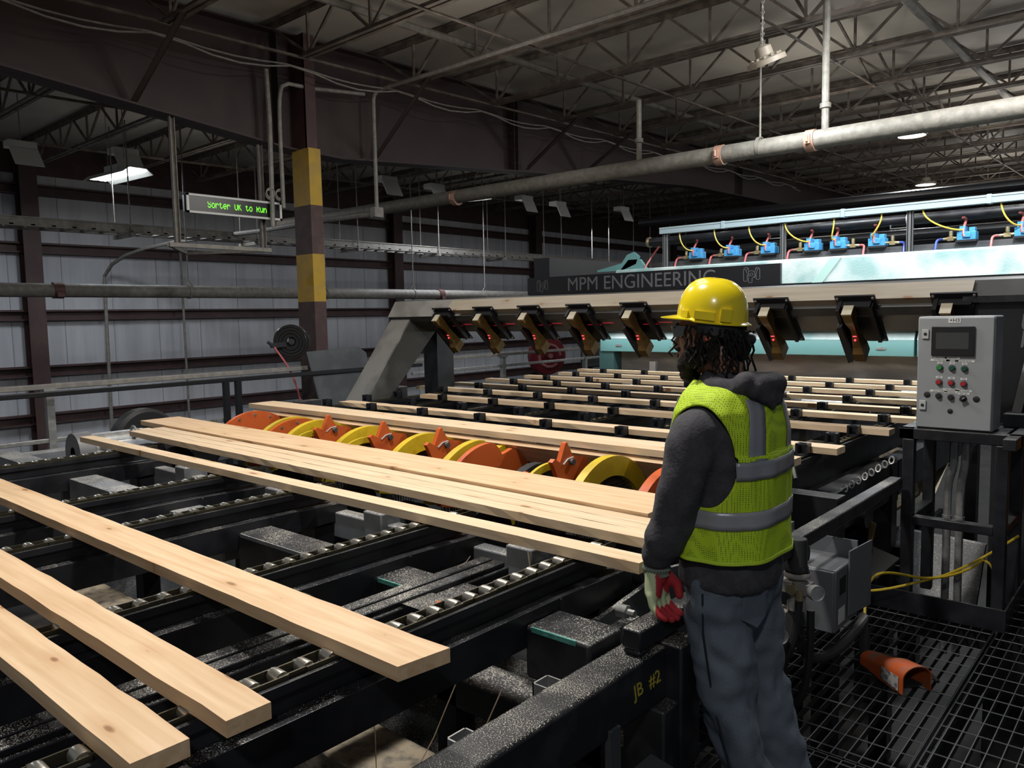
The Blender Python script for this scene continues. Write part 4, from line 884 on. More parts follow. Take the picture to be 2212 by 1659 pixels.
# ================================================================== right hand side
# walkway grating
def grating(name, lab, x0, x1, y0, y1):
    t = thing(name, lab, 'grating', ((x0 + x1) / 2, (y0 + y1) / 2, 0), 'walkway gratings')
    b = MB(); x = x0 + .03
    while x < x1: b.box((x - .002, y0, -.03), (x + .002, y1, 0)); x += .0525
    obj('bearing_bars', b, M('grating_steel', (.10, .10, .105), .35, .7), t, smooth=0)
    b = MB(); y = y0 + .06
    while y < y1: b.tube([(x0, y, -.003), (x1, y, -.003)], .003, 5); y += .125
    obj('cross_rods', b, M('grating_rod', (.14, .14, .145), .35, .7), t, smooth=0)
    b = MB()
    for a, c in (((x0, y0, -.035), (x0 + .006, y1, 0)), ((x1 - .006, y0, -.035), (x1, y1, 0)), ((x0, y0, -.035), (x1, y0 + .006, 0)), ((x0, y1 - .006, -.035), (x1, y1, 0))): b.box(a, c)
    obj('edge_band', b, black_clean, t, smooth=0)
grating('grating_panel', 'open steel walkway grating under the orange foot switch', -1.62, -.75, 3.0, 4.76)
grating('grating_panel', 'open steel walkway grating at the worker\'s feet', -1.62, -.75, .4, 2.99)
grating('grating_panel', 'open steel walkway grating at the bottom right corner', -.735, .7, .2, 7.5)
b = MB(); b.box((-1.65, .2, -.14), (-1.61, 7.6, -.035)); b.box((-.77, .2, -.14), (-.71, 7.6, -.035)); b.box((.68, .2, -.14), (.72, 7.6, -.035))
for y in (2.98, 4.78): b.box((-1.62, y - .02, -.13), (.7, y + .02, -.036))
for y in (.5, 4.7):
    for x in (-1.63, .7): b.box((x - .04, y - .04, -1.4), (x + .04, y + .04, -.14))
tag(obj('walkway_frame', b, black_clean), 'black steel frame carrying the walkway gratings', 'walkway frame')
# control panel and stand
t = thing('panel_stand', 'black square tube stand carrying the control panel', 'stand', (-.95, 4.95, 0))
for x, y in ((-1.20, 4.78), (-.745, 4.78), (-1.20, 5.24), (-.745, 5.24)):
    b = MB(); b.box((x - .03, y - .03, 0), (x + .03, y + .03, 1.0)); obj('leg', b, black, t, bevel=.005)
b = MB()
for a, c in (((-1.25, 4.75, 1.0), (-.66, 4.81, 1.06)), ((-1.25, 5.21, 1.0), (-.66, 5.27, 1.06)), ((-1.25, 4.75, 1.0), (-1.17, 5.27, 1.06)), ((-.72, 4.6, 1.0), (-.66, 5.4, 1.06)), ((-1.17, 4.82, 1.045), (-.74, 5.2, 1.055))): b.box(a, c)
obj('top_frame', b, black, t, bevel=.004)
b = MB()
for a, c in (((-1.17, 4.75, .51), (-.775, 4.81, .56)), ((-1.23, 4.81, .51), (-1.17, 5.21, .56)), ((-.775, 4.81, .51), (-.715, 5.21, .56))): b.box(a, c)
obj('mid_rail', b, black, t, bevel=.004)
b = MB(); b.box((-1.5, 4.735, .0), (-.70, 4.75, .12)); b.box((-.71, 4.75, 0), (-.70, 5.9, .12)); obj('toe_plate', b, black, t)
px0, px1, py, pz0, pz1 = -1.175, -.80, 4.80, 1.062, 1.685
t = thing('control_panel', 'grey control panel cabinet marked +H3 with screen and push buttons', 'control panel', (-.98, 4.9, 1.062))
b = MB(); b.box((px0, py, pz0), (px1, py + .22, pz1)); obj('cabinet', b, panelm, t, bevel=.008)
b = MB(); b.box((px0 + .004, py - .018, pz0 + .005), (px1 - .004, py - .002, pz1 - .006)); door = obj('door', b, panelm, t, bevel=.006)
W_ = px1 - px0; H_ = pz1 - pz0
def fp(u, v): return (px0 + u * W_, py - .018, pz1 - v * H_)      # u,v fractions from the top left of the door
def plate(name, u0, v0, u1, v1, d, m, par, lab=None):
    a = fp(u0, v1); c = fp(u1, v0); b = MB(); b.box((a[0], py - .018 - d, a[2]), (c[0], py - .0181, c[2])); return obj(name, b, m, par, bevel=.002 if d > .004 else 0, label=lab)
lp = plate('label_plate', .41, .012, .57, .058, .002, whitem, door)
obj('lettering', text_mb('+H3', .028, plane_mtx((fp(.49, .036)[0], py - .0206, fp(.49, .036)[2]), (1, 0, 0), (0, 0, 1)), .0004), inkm, lp, smooth=0)
sc = plate('screen', .20, .09, .755, .345, .014, M('hmi_black', (.012, .012, .014), .35), door)
a = fp(.26, .285); c = fp(.685, .142); b = MB(); b.box((a[0], py - .0335, a[2]), (c[0], py - .0322, c[2])); obj('display', b, screenm, sc, label='dark grey display')
for u, v in ((.115, .155), (.10, .79)):
    o = plate('lock', u - .045, v - .042, u + .045, v + .042, .010, M('lock_grey%d' % int(v * 100), (.42, .43, .43), .4), door)
    b = MB(); q = fp(u, v); b.cyl((q[0], q[1] - .01, q[2] + .0), (q[0], q[1] - .0125, q[2]), .0085, 14); obj('key_slot', b, inkm, o)
def button(u, v, m, kind, txt):
    q = V(*fp(u, v)); b = MB()
    b.lathe([(.0175, 0), (.0175, .006), (.015, .009), (.0, .009)], q, (0, -1, 0), 20); o = obj('push_button' if kind == 'p' else 'selector', b, inkm if kind != 'p' else M('bezel%d%d' % (int(u * 100), int(v * 100)), (.08, .08, .085), .35), door)
    b = MB(); b.lathe([(.0125, .008), (.0125, .016), (.011, .018), (0, .018)], q, (0, -1, 0), 18); obj('cap', b, m, o)
    if kind == 's':
        b = MB(); b.bar(q + V(-.012, -.024, -.009), q + V(.012, -.024, .009), .012, .008, up=(0, 1, 0)); obj('pointer', b, inkm, o); b = MB(); b.bar(q + V(0, -.0285, 0), q + V(.011, -.0285, .008), .003, .002, up=(0, 1, 0)); obj('mark', b, whitem, o)
    for i, s in enumerate(reversed(txt)):
        zz = q.z + .026 + i * .0145; w = .0055 * len(s) * .62 + .006
        b = MB(); b.box((q.x - w, py - .0195, zz - .0055), (q.x + w, py - .0181, zz + .0055)); l = obj('button_label', b, whitem, door)
        obj('lettering', text_mb(s, .0095, plane_mtx((q.x, py - .0199, zz), (1, 0, 0), (0, 0, 1)), .0002), inkm, l, smooth=0)
gl = M('green_cap_lit', (.02, .22, .05), .35); gd = M('green_cap', (.01, .07, .045), .35); rc = M('red_cap', (.34, .02, .025), .35)
button(.315, .45, gl, 'p', ['DROP SAW', 'OUTFEED BELT', 'ON']); button(.475, .452, gd, 'p', ['MULTI SAW', 'TRIMMER', 'ON']); button(.635, .455, gd, 'p', ['SORTER DRIVE', 'ON'])
button(.31, .578, rc, 'p', ['OFF']); button(.47, .582, rc, 'p', ['OFF']); button(.63, .587, rc, 'p', ['OFF'])
button(.31, .70, inkm, 'p', ['FAULT RESET']); button(.47, .708, inkm, 'p', ['LUG LOADER', 'OVERRIDE']); button(.63, .715, inkm, 's', ['LUG LOADER', 'OFF  ON'])
for u, v, r in ((.155, .695, .0165), (.795, .715, .0165), (.465, .832, .0135)):
    b = MB(); q = V(*fp(u, v)); b.lathe([(r, 0), (r, .003), (r * .7, .005), (0, .005)], q, (0, -1, 0), 18); obj('blank_plug', b, inkm, door)
for i, (x, dx) in enumerate(((-1.02, -.03), (-.965, -.02))):
    b = MB(); b.tube([(x, 5.02, 1.05), (x, 5.02, .9)] + bez((x, 5.02, .9), (x, 5.02, .75), (x + dx, 5.02, .8), (x + dx, 5.02, .62), 8) + [(x + dx, 5.02, -.3)], .021, 12); b.lathe([(.021, -.03), (.026, -.03), (.026, .03), (.021, .03)], (x + dx, 5.02, .50), (0, 0, 1), 12)
    tag(obj('conduit', b, galv), ['left', 'right'][i] + ' of two bent steel conduits below the control panel', 'conduit', 'panel conduits')
# dark machine behind the panel
t = thing('edger_machine', 'black machine housing behind the control panel with pale partial lettering', 'machine', (-.3, 6, -1.4))
b = MB(); b.box((-1.05, 5.55, .95), (1.2, 6.6, 1.80)); obj('upper_housing', b, black_clean, t, bevel=.01)
b = MB(); b.box((-1.1, 5.5, 1.76), (1.2, 6.0, 1.80)); obj('edge_strip', b, black, t)
b = MB(); b.box((-.5, 5.7, -1.4), (1.2, 6.6, .95)); b.box((-1.02, 6.1, -1.4), (-.5, 6.5, .95)); obj('lower_housing', b, M('housing_dark', (.022, .023, .026), .5), t)
for s, z in (('UL', 1.63), ('ND', 1.53)): obj('lettering', text_mb(s, .15, plane_mtx((-.80, 5.545, z), (1, 0, 0), (.1, 0, 1)), .001, 'LEFT'), M('letter_' + s, (.12, .12, .12), .5), t, smooth=0)
b = MB(); b.bar((-.76, 5.2, 1.03), (-.70, 5.45, 1.55), .05, .05); b.box((-.8, 5.1, 1.06), (-.66, 5.3, 1.13)); obj('lever', b, black, t)
t = thing('warning_guard', 'amber guard panel low at the right edge below the control panel', 'guard panel', (-.3, 5.5, .5)); b = MB(); b.box((-.62, 5.55, .35), (0, 5.6, 1.0)); obj('panel', b, M('amber', (.22, .085, .015), .5), t)
b = MB(); b.box((-.5, 5.6, -1.4), (-.44, 5.66, .4)); obj('leg', b, black_clean, t)
# structure under the lug table seen right of the worker
b = MB()
for x, y in ((-1.55, 4.5), (-1.55, 5.6), (-2.4, 5.0), (-1.9, 6.4)): b.box((x - .06, y - .06, -1.4), (x + .06, y + .06, .7))
b.box((-2.6, 4.6, .25), (-1.5, 4.72, .36)); b.box((-2.6, 5.6, .0), (-1.4, 5.75, .12))
tag(obj('under_frame', b, black_clean), 'black posts and beams under the lug table right of the worker', 'frame')
b = MB(); b.prism([(-2.9, 6.6, .18), (-1.5, 6.6, .18), (-1.5, 7.3, .5), (-2.9, 7.3, .5)], (0, 0, .02)); tag(obj('chute', b, M('chute_tan', (.34, .28, .20), .6, c2=(.2, .17, .13), ns=3)), 'dusty tan chute glimpsed under the lug table', 'chute')
t = thing('sheet_hood', 'black sheet hood with a yellow label below the sloping rail', 'hood', (-1.45, 5.0, .25))
b = MB(); b.prism([(-1.75, 4.9, .22), (-1.35, 4.75, .16), (-1.32, 5.1, .2), (-1.72, 5.25, .26)], (0, 0, -.012)); b.prism([(-1.7, 5.0, .23), (-1.6, 4.96, .22), (-1.62, 5.0, .50), (-1.70, 5.04, .50)], (.01, .03, 0)); obj('sheet', b, black_clean, t, smooth=0)
b = MB(); b.prism([(-1.50, 4.98, .33), (-1.44, 4.96, .32), (-1.43, 4.99, .42), (-1.49, 5.01, .43)], (0, .01, 0)); obj('label_plate', b, M('tan_label', (.40, .30, .14), .5), t)
b = MB(); b.bar((-1.54, 5.02, .2), (-1.54, 5.02, .5), .14, .1); obj('body', b, black_clean, t)
b = MB(); b.prism([(-2.1, 5.6, -.4), (-1.0, 5.5, -.4), (-1.0, 5.9, .15), (-2.1, 5.9, .2)], (0, .05, 0)); tag(obj('side_sheet', b, greyd), 'smooth dark grey sheet below the panel stand', 'sheet')
b = MB()
for k in range(12):
    p = V(-1.62 + k * .03, 4.55 + k * .02, .60 + k * .024); b.tube([p + V(.014 * math.cos(a), .008 * math.sin(a) * (k % 2), .02 * math.sin(a)) for a in [i * math.pi / 4 for i in range(9)]], .005, 5)
tag(obj('hanging_chain', b, galv), 'short link chain slanting above the sloping rail', 'chain')
# disconnect box, regulator
t = thing('disconnect_box', 'grey electrical disconnect box hung under the rail right of the worker', 'electrical box', (-1.3, 3.4, .45))
b = MB(); b.box((-1.45, 3.45, .30), (-1.15, 3.72, .585)); obj('body', b, M('box_grey', (.12, .125, .135), .45), t, bevel=.008)
b = MB(); b.box((-1.44, 3.435, .305), (-1.155, 3.45, .58)); obj('door', b, M('door_grey', (.13, .135, .145), .45), t, bevel=.004)
b = MB(); b.prism([(-1.146, 3.60, .34), (-1.146, 3.92, .30), (-1.146, 3.92, .62), (-1.146, 3.60, .64)], (.006, 0, 0)); b.box((-1.45, 3.72, .30), (-1.146, 3.73, .66)); b.box((-1.47, 3.40, .585), (-1.45, 3.74, .70)); obj('bracket', b, M('bracket_grey', (.13, .14, .15), .45), t)
b = MB(); b.box((-1.1498, 3.50, .46), (-1.1485, 3.58, .54)); obj('nameplate', b, inkm, t)
b = MB(); b.box((-1.1498, 3.49, .33), (-1.1485, 3.57, .40)); obj('sticker', b, whitem, t)
b = MB(); b.tube(bez((-1.35, 3.55, .3), (-1.34, 3.5, .08), (-1.3, 3.7, -.02), (-1.2, 3.95, .16), 10) + [(-1.19, 3.98, .2), (-1.185, 3.99, .1), (-1.185, 3.99, -.1)], .026, 10); tag(obj('flexible_conduit', b, M('flex', (.035, .035, .037), .5)), 'black flexible conduit curving from the grey disconnect box to the grating', 'conduit')
t = thing('air_regulator', 'air filter regulator with black knob and round gauges right of the jeans', 'regulator', (-1.28, 3.0, .4))
c = V(-1.21, 3.16, .59)
b = MB(); b.lathe([(.0, .20), (.036, .20), (.04, .19), (.04, .09), (.045, .08), (.045, .065), (.03, .06)], c, (0, 0, 1), 24); obj('knob', b, black_matt, t)
b = MB(); b.lathe([(.05, .06), (.055, .05), (.055, .04), (.035, .03), (.035, -.06), (.04, -.07), (.04, -.1)], c, (0, 0, 1), 20); b.box(c + V(-.09, -.03, -.03), c + V(.06, .03, .02)); b.box(c + V(-.05, -.035, -.02), c + V(.0, -.06, .03)); obj('body', b, galvd, t, bevel=.003)
b = MB(); b.cyl(c + V(.02, -.03, -.05), c + V(.02, -.03, -.01), .018, 10); b.cyl(c + V(.0, -.045, 0), c + V(.0, -.07, 0), .022, 8); obj('elbow', b, brass, t)
g = MB(); g.lathe([(0, 0), (.03, 0), (.032, .01), (.032, .035), (.028, .035), (.027, .031), (0, .031)], c + V(.07, -.01, -.01), (.75, -.6, .1), 20); obj('gauge', g, galv, t)
g = MB(); g.lathe([(0, 0), (.03, 0), (.032, .01), (.032, .035), (.028, .035), (.027, .031), (0, .031)], c + V(-.05, -.08, -.20), (.75, -.6, .1), 20); obj('gauge', g, galv, t)
b = MB(); b.box(c + V(-.12, -.06, -.24), c + V(-.03, .04, -.11)); b.lathe([(.045, -.11), (.05, -.16), (.045, -.2)], c + V(-.08, -.01, 0), (0, 0, 1), 16); obj('filter_body', b, galvd, t, bevel=.004)
for p in (((.02, -.03, -.05), (.02, -.04, -.3), (-.05, -.06, -.3), (-.06, -.04, -.42)), ((-.04, -.09, -.22), (-.02, -.1, -.5), (-.02, -.05, -.55), (-.1, -.02, -.45)), ((.05, .02, -.1), (.06, .02, -.5), (0, .02, -.6), (-.15, .05, -.56))):
    b = MB(); b.tube(bez(*[c + V(*q) for q in p]), .017, 8); obj('hose', b, rubber, t)
b = MB(); b.box((-1.40, 2.9, -.2), (-1.34, 3.4, .62)); obj('back_plate', b, greyd, t)
t = thing('notice_board', 'white printed notice half hidden behind the jeans above the rail post', 'notice', (-1.4, 2.3, .4)); b = MB(); b.box((-1.52, 2.36, .18), (-1.505, 2.62, .50)); obj('sheet', b, whitem, t)
b = MB()
for k in range(16): b.box((-1.505, 2.38, .20 + k * .018), (-1.504, 2.60, .206 + k * .018))
obj('print_lines', b, M('grey_print', (.25, .25, .26), .6), t)
b = MB(); b.box((-1.504, 2.36, .18), (-1.503, 2.62, .19)); obj('red_stripe', b, redp, t)
# box at the frame bottom with orange sticker
t = thing('junction_cabinet', 'grey cabinet with an orange sticker below the dusty end tube', 'electrical box', (-1.2, 1.7, .2))
b = MB(); b.box((-1.20, 1.62, -.3), (-1.12, 1.97, .36)); obj('cabinet', b, greyd, t, bevel=.006)
b = MB(); b.prism([(-1.205, 1.60, .385), (-1.10, 1.60, .365), (-1.10, 1.60, .355), (-1.205, 1.60, .36)], (0, .39, 0)); obj('lid', b, M('lid_grey', (.05, .052, .055), .5), t)
b = MB(); b.box((-1.119, 1.66, .20), (-1.1175, 1.86, .33)); st = obj('sticker', b, orange, t, label='orange sticker')
obj('lettering', text_mb('JB-2', .05, plane_mtx((-1.1168, 1.76, .27), (0, 1, 0), (0, 0, 1)), .0003), inkm, st, smooth=0)
b = MB(); b.box((-1.21, 1.75, .34), (-1.19, 1.80, .56)); obj('hanger', b, greyd, t)
# foot switch
t = thing('foot_switch', 'orange hooded foot switch standing on the grating', 'foot switch', (-1.0, 3.95, 0))
fa = V(.82, -.57, 0).normalized(); fs_ = V(.57, .82, 0); fo = V(-1.0, 3.80, 0)
def fq(a, s, z): return fo + fa * a + fs_ * s + V(0, 0, z)
sec = [(-.17, .045, .075), (-.06, .055, .095), (-.02, .066, .105), (.04, .072, .125), (.15, .076, .135)]
def hoodring(a, w, h, off): return [fq(a, -w + off, .012 + off * .2)] + [fq(a, -(w - off) * math.cos(k * math.pi / 10) , (h - off) * (.62 + .38 * math.sin(k * math.pi / 10))) for k in range(11)] + [fq(a, w - off, .012 + off * .2)]
b = MB(); b.loft([hoodring(*s, 0) for s in sec], close=False); b.loft([hoodring(*s, .005) for s in sec], close=False)
o1 = hoodring(*sec[-1], 0); o2 = hoodring(*sec[-1], .005); b.loft([o1, o2], close=False); b.add(hoodring(*sec[0], 0), [tuple(range(13))])
obj('hood', b, M('switch_orange', (.42, .075, .015), .5, c2=(.20, .12, .08), ns=16, lo=.5, hi=.68), t)
b = MB(); b.prism([fq(-.17, -.05, .004), fq(.06, -.055, .004), fq(.06, .055, .004), fq(-.17, .05, .004)], (0, 0, .012)); b.prism([fq(.0, -.045, .02), fq(.13, -.045, .03), fq(.13, .045, .03), fq(.0, .045, .02)], (0, 0, .012)); obj('pedal', b, black_matt, t)
b = MB(); b.prism([fq(.01, -.0735, .03), fq(.125, -.078, .02), fq(.125, -.078, .085), fq(.01, -.0735, .085)], fs_ * -.001); obj('warning_label', b, M('label_worn', (.40, .40, .38), .6, c2=(.12, .12, .12), ns=40), t)
b = MB(); b.tube(bez(fq(-.17, 0, .04), fq(-.3, .0, .05), fq(-.1, .25, .03), fq(.1, .16, .02)), .008, 6); obj('cable', b, rubber, t)
# yellow cord
b = MB(); b.tube(bez((-1.19, 4.0, .2), (-1.22, 4.1, .38), (-1.25, 4.3, .36), (-1.15, 4.6, .26)) + bez((-1.15, 4.6, .26), (-1.0, 4.68, .22), (-.9, 4.9, .26), (-.86, 5.0, .30))[1:] + bez((-.86, 5.0, .30), (-.80, 5.0, .30), (-.77, 4.9, .25), (-.78, 4.9, .08))[1:], .0075, 7); b.tube(bez((-1.5, 4.55, .14), (-1.35, 4.5, .12), (-1.2, 4.5, .2), (-1.0, 4.75, .25)) + bez((-1.0, 4.75, .25), (-.9, 4.95, .28), (-.8, 5.05, .36), (-.72, 5.2, .42))[1:], .0075, 7)
tag(obj('yellow_cord', b, cordm), 'yellow cord looped across the foot of the panel stand', 'cord')

# small bits around the near deck
t = thing('sensor_mount', 'small pale bolted bracket beside the dark side plate near the worker', 'bracket', (-1.5, 2.1, .55))
b = MB(); b.box((-1.62, 2.02, .58), (-1.44, 2.16, .60)); b.box((-1.62, 2.02, .55), (-1.44, 2.03, .62)); b.box((-1.56, 2.06, .30), (-1.52, 2.12, .58)); obj('plate', b, galv, t)
for x in (-1.57, -1.49):
    b = MB(); b.cyl((x, 2.09, .60), (x, 2.09, .615), .012, 6); obj('bolt', b, brass, t)
for i, (p, q) in enumerate((((-1.52, 2.25, .50), (-1.42, 2.12, .36)), ((-1.50, 1.90, .42), (-1.62, 1.62, .05)))):
    b = MB(); p = V(*p); q = V(*q); d = (q - p) / 5
    for k in range(5):
        for s in (-1, 1): b.bar(p + d * k + V(s * .018, 0, 0), p + d * (k + 1.25) + V(s * .018, 0, 0), .006, .030)
        b.cyl(p + d * k - V(.02, 0, 0), p + d * k + V(.02, 0, 0), .013, 8)
    tag(obj('chain_run', b, chainm), ['short heavy chain run beside the pale bracket', 'heavy chain run dropping behind the dusty end tube'][i], 'chain', 'heavy chain runs')
for i, (x, y) in enumerate(((-1.40, 1.35), (-1.42, 1.72))):
    b = MB(); b.box((x + .0, y - .035, .56), (x + .06, y - .03, .66)); b.box((x + .0, y + .03, .56), (x + .06, y + .035, .66)); b.box((x + .0, y - .035, .56), (x + .005, y + .035, .66)); tag(obj('channel_stub', b, galv), ['nearer', 'farther'][i] + ' small galvanised channel stub on the inside of the dusty end tube', 'bracket', 'channel stubs')
for i, (p, q) in enumerate((((-1.95, 1.5, .56), (-1.9, 1.48, .28)), ((-1.75, 1.7, .56), (-1.9, 1.6, .18)), ((-1.6, 1.75, .56), (-1.72, 1.6, .20)), ((-2.0, 2.36, .78), (-1.98, 2.34, .62)), ((-2.9, 1.95, .66), (-2.88, 1.93, .50)), ((-2.14, 2.1, .757), (-2.1, 2.13, .80)))):
    b = MB(); p = V(*p); q = V(*q); m_ = (p + q) / 2 + V(.012, 0, 0); b.tube([p, m_, q], [.0022, .002, .0012], 4)
    tag(obj('wood_sliver', b, wood2), 'thin wood sliver caught on the near deck frame, ' + ['hanging below the wide board end', 'long one hanging in the pit', 'hanging in the pit nearest the worker', 'by the first chain head', 'between third and second chains', 'standing on the dusty guide rail'][i], 'wood sliver', 'wood slivers')
t = thing('belt_trough', 'grey lower trough and pale belt seen down between the deck beams', 'trough', (-3, 1.2, -.6))
b = MB(); b.prism([(-7, 3.05, -.1), (-1.6, 3.05, -.1), (-1.6, 2.5, -.6), (-7, 2.5, -.6)], (0, .01, -.01)); obj('trough_side', b, greyd, t)
b = MB(); b.box((-7, .2, -.62), (-1.6, 2.2, -.6)); obj('belt', b, M('belt', (.04, .038, .035), .8, c2=(.12, .10, .08), ns=6, lo=.5, hi=.75), t)
b = MB(); b.box((-6.9, .9, -.6), (-1.8, 1.05, .1)); obj('divider', b, black_clean, t)
for x in (-6.5, -4, -1.9):
    b = MB(); b.box((x - .06, 1.2, -1.4), (x + .06, 1.32, -.62)); obj('leg', b, black_clean, t)
# clutter under the lug table at the right
t = thing('catch_tray', 'tan sawdust covered catch tray lit under the lug table right of the worker', 'tray', (-2.3, 6.0, .2))
b = MB(); b.box((-3.2, 5.9, .30), (-1.55, 6.5, .32)); b.prism([(-3.2, 6.5, .30), (-1.55, 6.5, .30), (-1.55, 6.7, .62), (-3.2, 6.7, .62)], (0, .01, 0)); obj('pan', b, sawd, t)
for x in (-3.0, -1.7):
    b = MB(); b.box((x - .04, 6.0, -1.4), (x + .04, 6.1, .3)); obj('leg', b, black_clean, t)
b = MB(); b.cyl((-2.6, 4.9, .48), (-1.45, 4.9, .48), .07, 16); tag(obj('cross_roller', b, black_clean), 'black round roller end below the tilted boards right of the vest', 'roller')
b = MB(); b.prism([(-1.62, 4.2, .36), (-1.62, 4.9, .40), (-1.62, 4.9, .62), (-1.62, 4.35, .60)], (.012, 0, 0)); tag(obj('guard_sheet', b, greyd), 'grey guard sheet hanging under the first lug rail right of the vest', 'guard')
# ================================================================== the worker
BX, BY = -1.095, 2.31
def P(f, r, z): return V(BX - f, BY + r, z)
skin = M('skin', (.25, .12, .07), .45, c2=(.19, .09, .052), ns=14)
hoodiem = M('hoodie', (.040, .038, .045), .9, c2=(.052, .050, .058), ns=30, bump=.3, bs=90)
jeansm = M('denim', (.085, .105, .13), .85, c2=(.14, .168, .20), ns=5, lo=.4, hi=.7, bump=.25, bs=160)
hairm = M('hair', (.009, .0075, .007), .65, spec=.2, bump=.5, bs=160)
reflm = M('reflective_tape', (.27, .28, .305), .35, .25, c2=(.36, .37, .385), ns=5)
hatm = M('hat_yellow', (.80, .62, .01), .22, coat=.5)
# hi-vis mesh: fine dark holes in the cloth
vestm = M('vest_mesh', (.40, .58, .015), .75)
nt, N, L, B = nodes(vestm)
tc = N.new('ShaderNodeTexCoord'); vo = N.new('ShaderNodeTexVoronoi'); vo.inputs['Scale'].default_value = 165; vo.inputs['Randomness'].default_value = .15
L.new(tc.outputs['Object'], vo.inputs['Vector'])
mr = N.new('ShaderNodeMapRange'); mr.inputs[1].default_value = .26; mr.inputs[2].default_value = .36; L.new(vo.outputs['Distance'], mr.inputs[0])
mx = N.new('ShaderNodeMix'); mx.data_type = 'RGBA'; mx.inputs['A'].default_value = (.10, .16, .01, 1); mx.inputs['B'].default_value = (.47, .66, .015, 1)
L.new(mr.outputs[0], mx.inputs['Factor']); L.new(mx.outputs['Result'], B.inputs['Base Color'])
vedge = M('vest_edge', (.50, .70, .03), .6)

def tex(name, size, depth=2):
    t = bpy.data.textures.new(name, 'CLOUDS'); t.noise_scale = size; t.noise_depth = depth; return t
foldt = tex('folds', .11); foldb = tex('folds_big', .16)
def organic(name, mb, mat, par, vox, smooth=6, disp=0, t=None, label=None, sub=0):
    o = obj(name, mb, mat, par, smooth=180, label=label)
    r = o.modifiers.new('remesh', 'REMESH'); r.mode = 'VOXEL'; r.voxel_size = vox; r.use_smooth_shade = True
    s = o.modifiers.new('smooth', 'SMOOTH'); s.factor = .5; s.iterations = smooth
    if disp:
        d = o.modifiers.new('folds', 'DISPLACE'); d.texture = t or foldt; d.strength = disp; d.mid_level = .5; d.texture_coords = 'LOCAL'
    return o
man = thing('person', 'man in yellow hard hat, lime safety vest, dark hoodie and jeans standing at the rail', 'person', (BX, BY, 0))
# head frame
HA = R(15); HC = P(.062, -.03, 1.65); HF = V(-math.cos(HA), -math.sin(HA), 0); HR = V(-math.sin(HA), math.cos(HA), 0)
def H(a, s, z): return HC + HF * a + HR * s + V(0, 0, z)
rotH = Matrix((( -math.cos(HA), -math.sin(HA), 0), (-math.sin(HA), math.cos(HA), 0), (0, 0, 1))).to_3x3()
# ---- body: one continuous figure
b = MB()
b.ball(H(-.005, 0, .055), (.096, .074, .098), 14, rot=rotH)                # skull
b.ball(H(.045, 0, -.02), (.052, .058, .075), 12, rot=rotH)                 # face
b.cap(H(.035, .0, -.075), H(.070, 0, -.085), .040, .028)                  # jaw, chin
b.cap(H(.088, 0, .035), H(.088, 0, .02), .022, .02); b.ball(H(.086, .028, .04), .017, 8); b.ball(H(.086, -.028, .04), .017, 8)    # brow
b.cap(H(.092, 0, .022), H(.112, 0, -.018), .009, .0135); b.ball(H(.103, .012, -.022), .009, 6); b.ball(H(.103, -.012, -.022), .009, 6)   # nose
b.cap(H(.090, -.018, -.048), H(.090, .018, -.048), .010, .010); b.cap(H(.088, -.016, -.062), H(.088, .016, -.062), .011, .011)   # lips
for s in (-1, 1):
    b.ball(H(.070, s * .043, -.005), (.022, .018, .022), 8, rot=rotH)      # cheek
    b.ball(H(-.012, s * .078, .0), (.024, .010, .034), 10, rot=rotH); b.ball(H(-.004, s * .078, -.026), .010, 6)   # ear
b.cap(H(-.03, 0, -.06), P(-.0, 0, 1.47), .058, .066)                       # neck
b.cap(P(0, -.11, 1.385), P(0, .11, 1.385), .05, .05); b.cap(P(0, -.06, 1.3), P(0, .06, 1.3), .105, .105); b.cap(P(0, -.05, 1.1), P(0, .05, 1.1), .10, .10); b.cap(P(0, -.06, .93), P(0, .06, .93), .105, .105); b.cap(P(0, 0, 1.4), P(0, 0, .95), .10, .10)
ARM = [(.03, -.18, 1.34), (.06, -.222, 1.19), (.155, -.21, .965)]
ARM2 = [(.03, .18, 1.34), (.07, .235, 1.19), (.17, .20, .99)]
for A in (ARM, ARM2):
    b.cap(P(*A[0]), P(*A[1]), .046, .042); b.cap(P(*A[1]), P(*A[2]), .042, .030)
LEG = [(.0, -.10, .90), (-.035, -.105, .50), (-.15, -.105, .10)]
LEG2 = [(.0, .10, .90), (-.04, .11, .50), (-.15, .12, .10)]
for A in (LEG, LEG2):
    b.cap(P(*A[0]), P(*A[1]), .085, .058); b.cap(P(*A[1]), P(*A[2]), .058, .040)
def hand(A, side):
    w = P(*A); m = side                                            # fingers hang down and curl back
    b.cap(w, w + V(.0, 0, -.04), .028, .03)
    b.cap(w + V(.0, -.018, -.06), w + V(.005, -.02, -.105), .024, .02); b.cap(w + V(.0, .02, -.06), w + V(.005, .022, -.105), .024, .02)
    for k, (o, l) in enumerate(((-.034, .8), (-.012, .95), (.012, 1.0), (.034, .93))):
        p0 = w + V(.004, o, -.105); p1 = p0 + V(.006, 0, -.042 * l); p2 = p1 + V(.026 * l, 0, -.022 * l); p3 = p2 + V(.022 * l, 0, -.002)
        b.cap(p0, p1, .0105, .0098, 6); b.cap(p1, p2, .0098, .009, 6); b.cap(p2, p3, .009, .008, 6)
    t0 = w + V(.01, .03, -.05); b.cap(t0, t0 + V(.03, .02, -.035), .015, .012, 6); b.cap(t0 + V(.03, .02, -.035), t0 + V(.045, .016, -.065), .012, .010, 6)
hand(ARM2[2], 1)
wl_ = P(*ARM[2]); b.cap(wl_, wl_ + V(0, 0, -.1), .026, .022)
for A in (LEG, LEG2): b.cap(P(*A[2]), P(A[2][0] + .13, A[2][1], .055), .042, .035)
organic('body', b, skin, man, .008, 3)
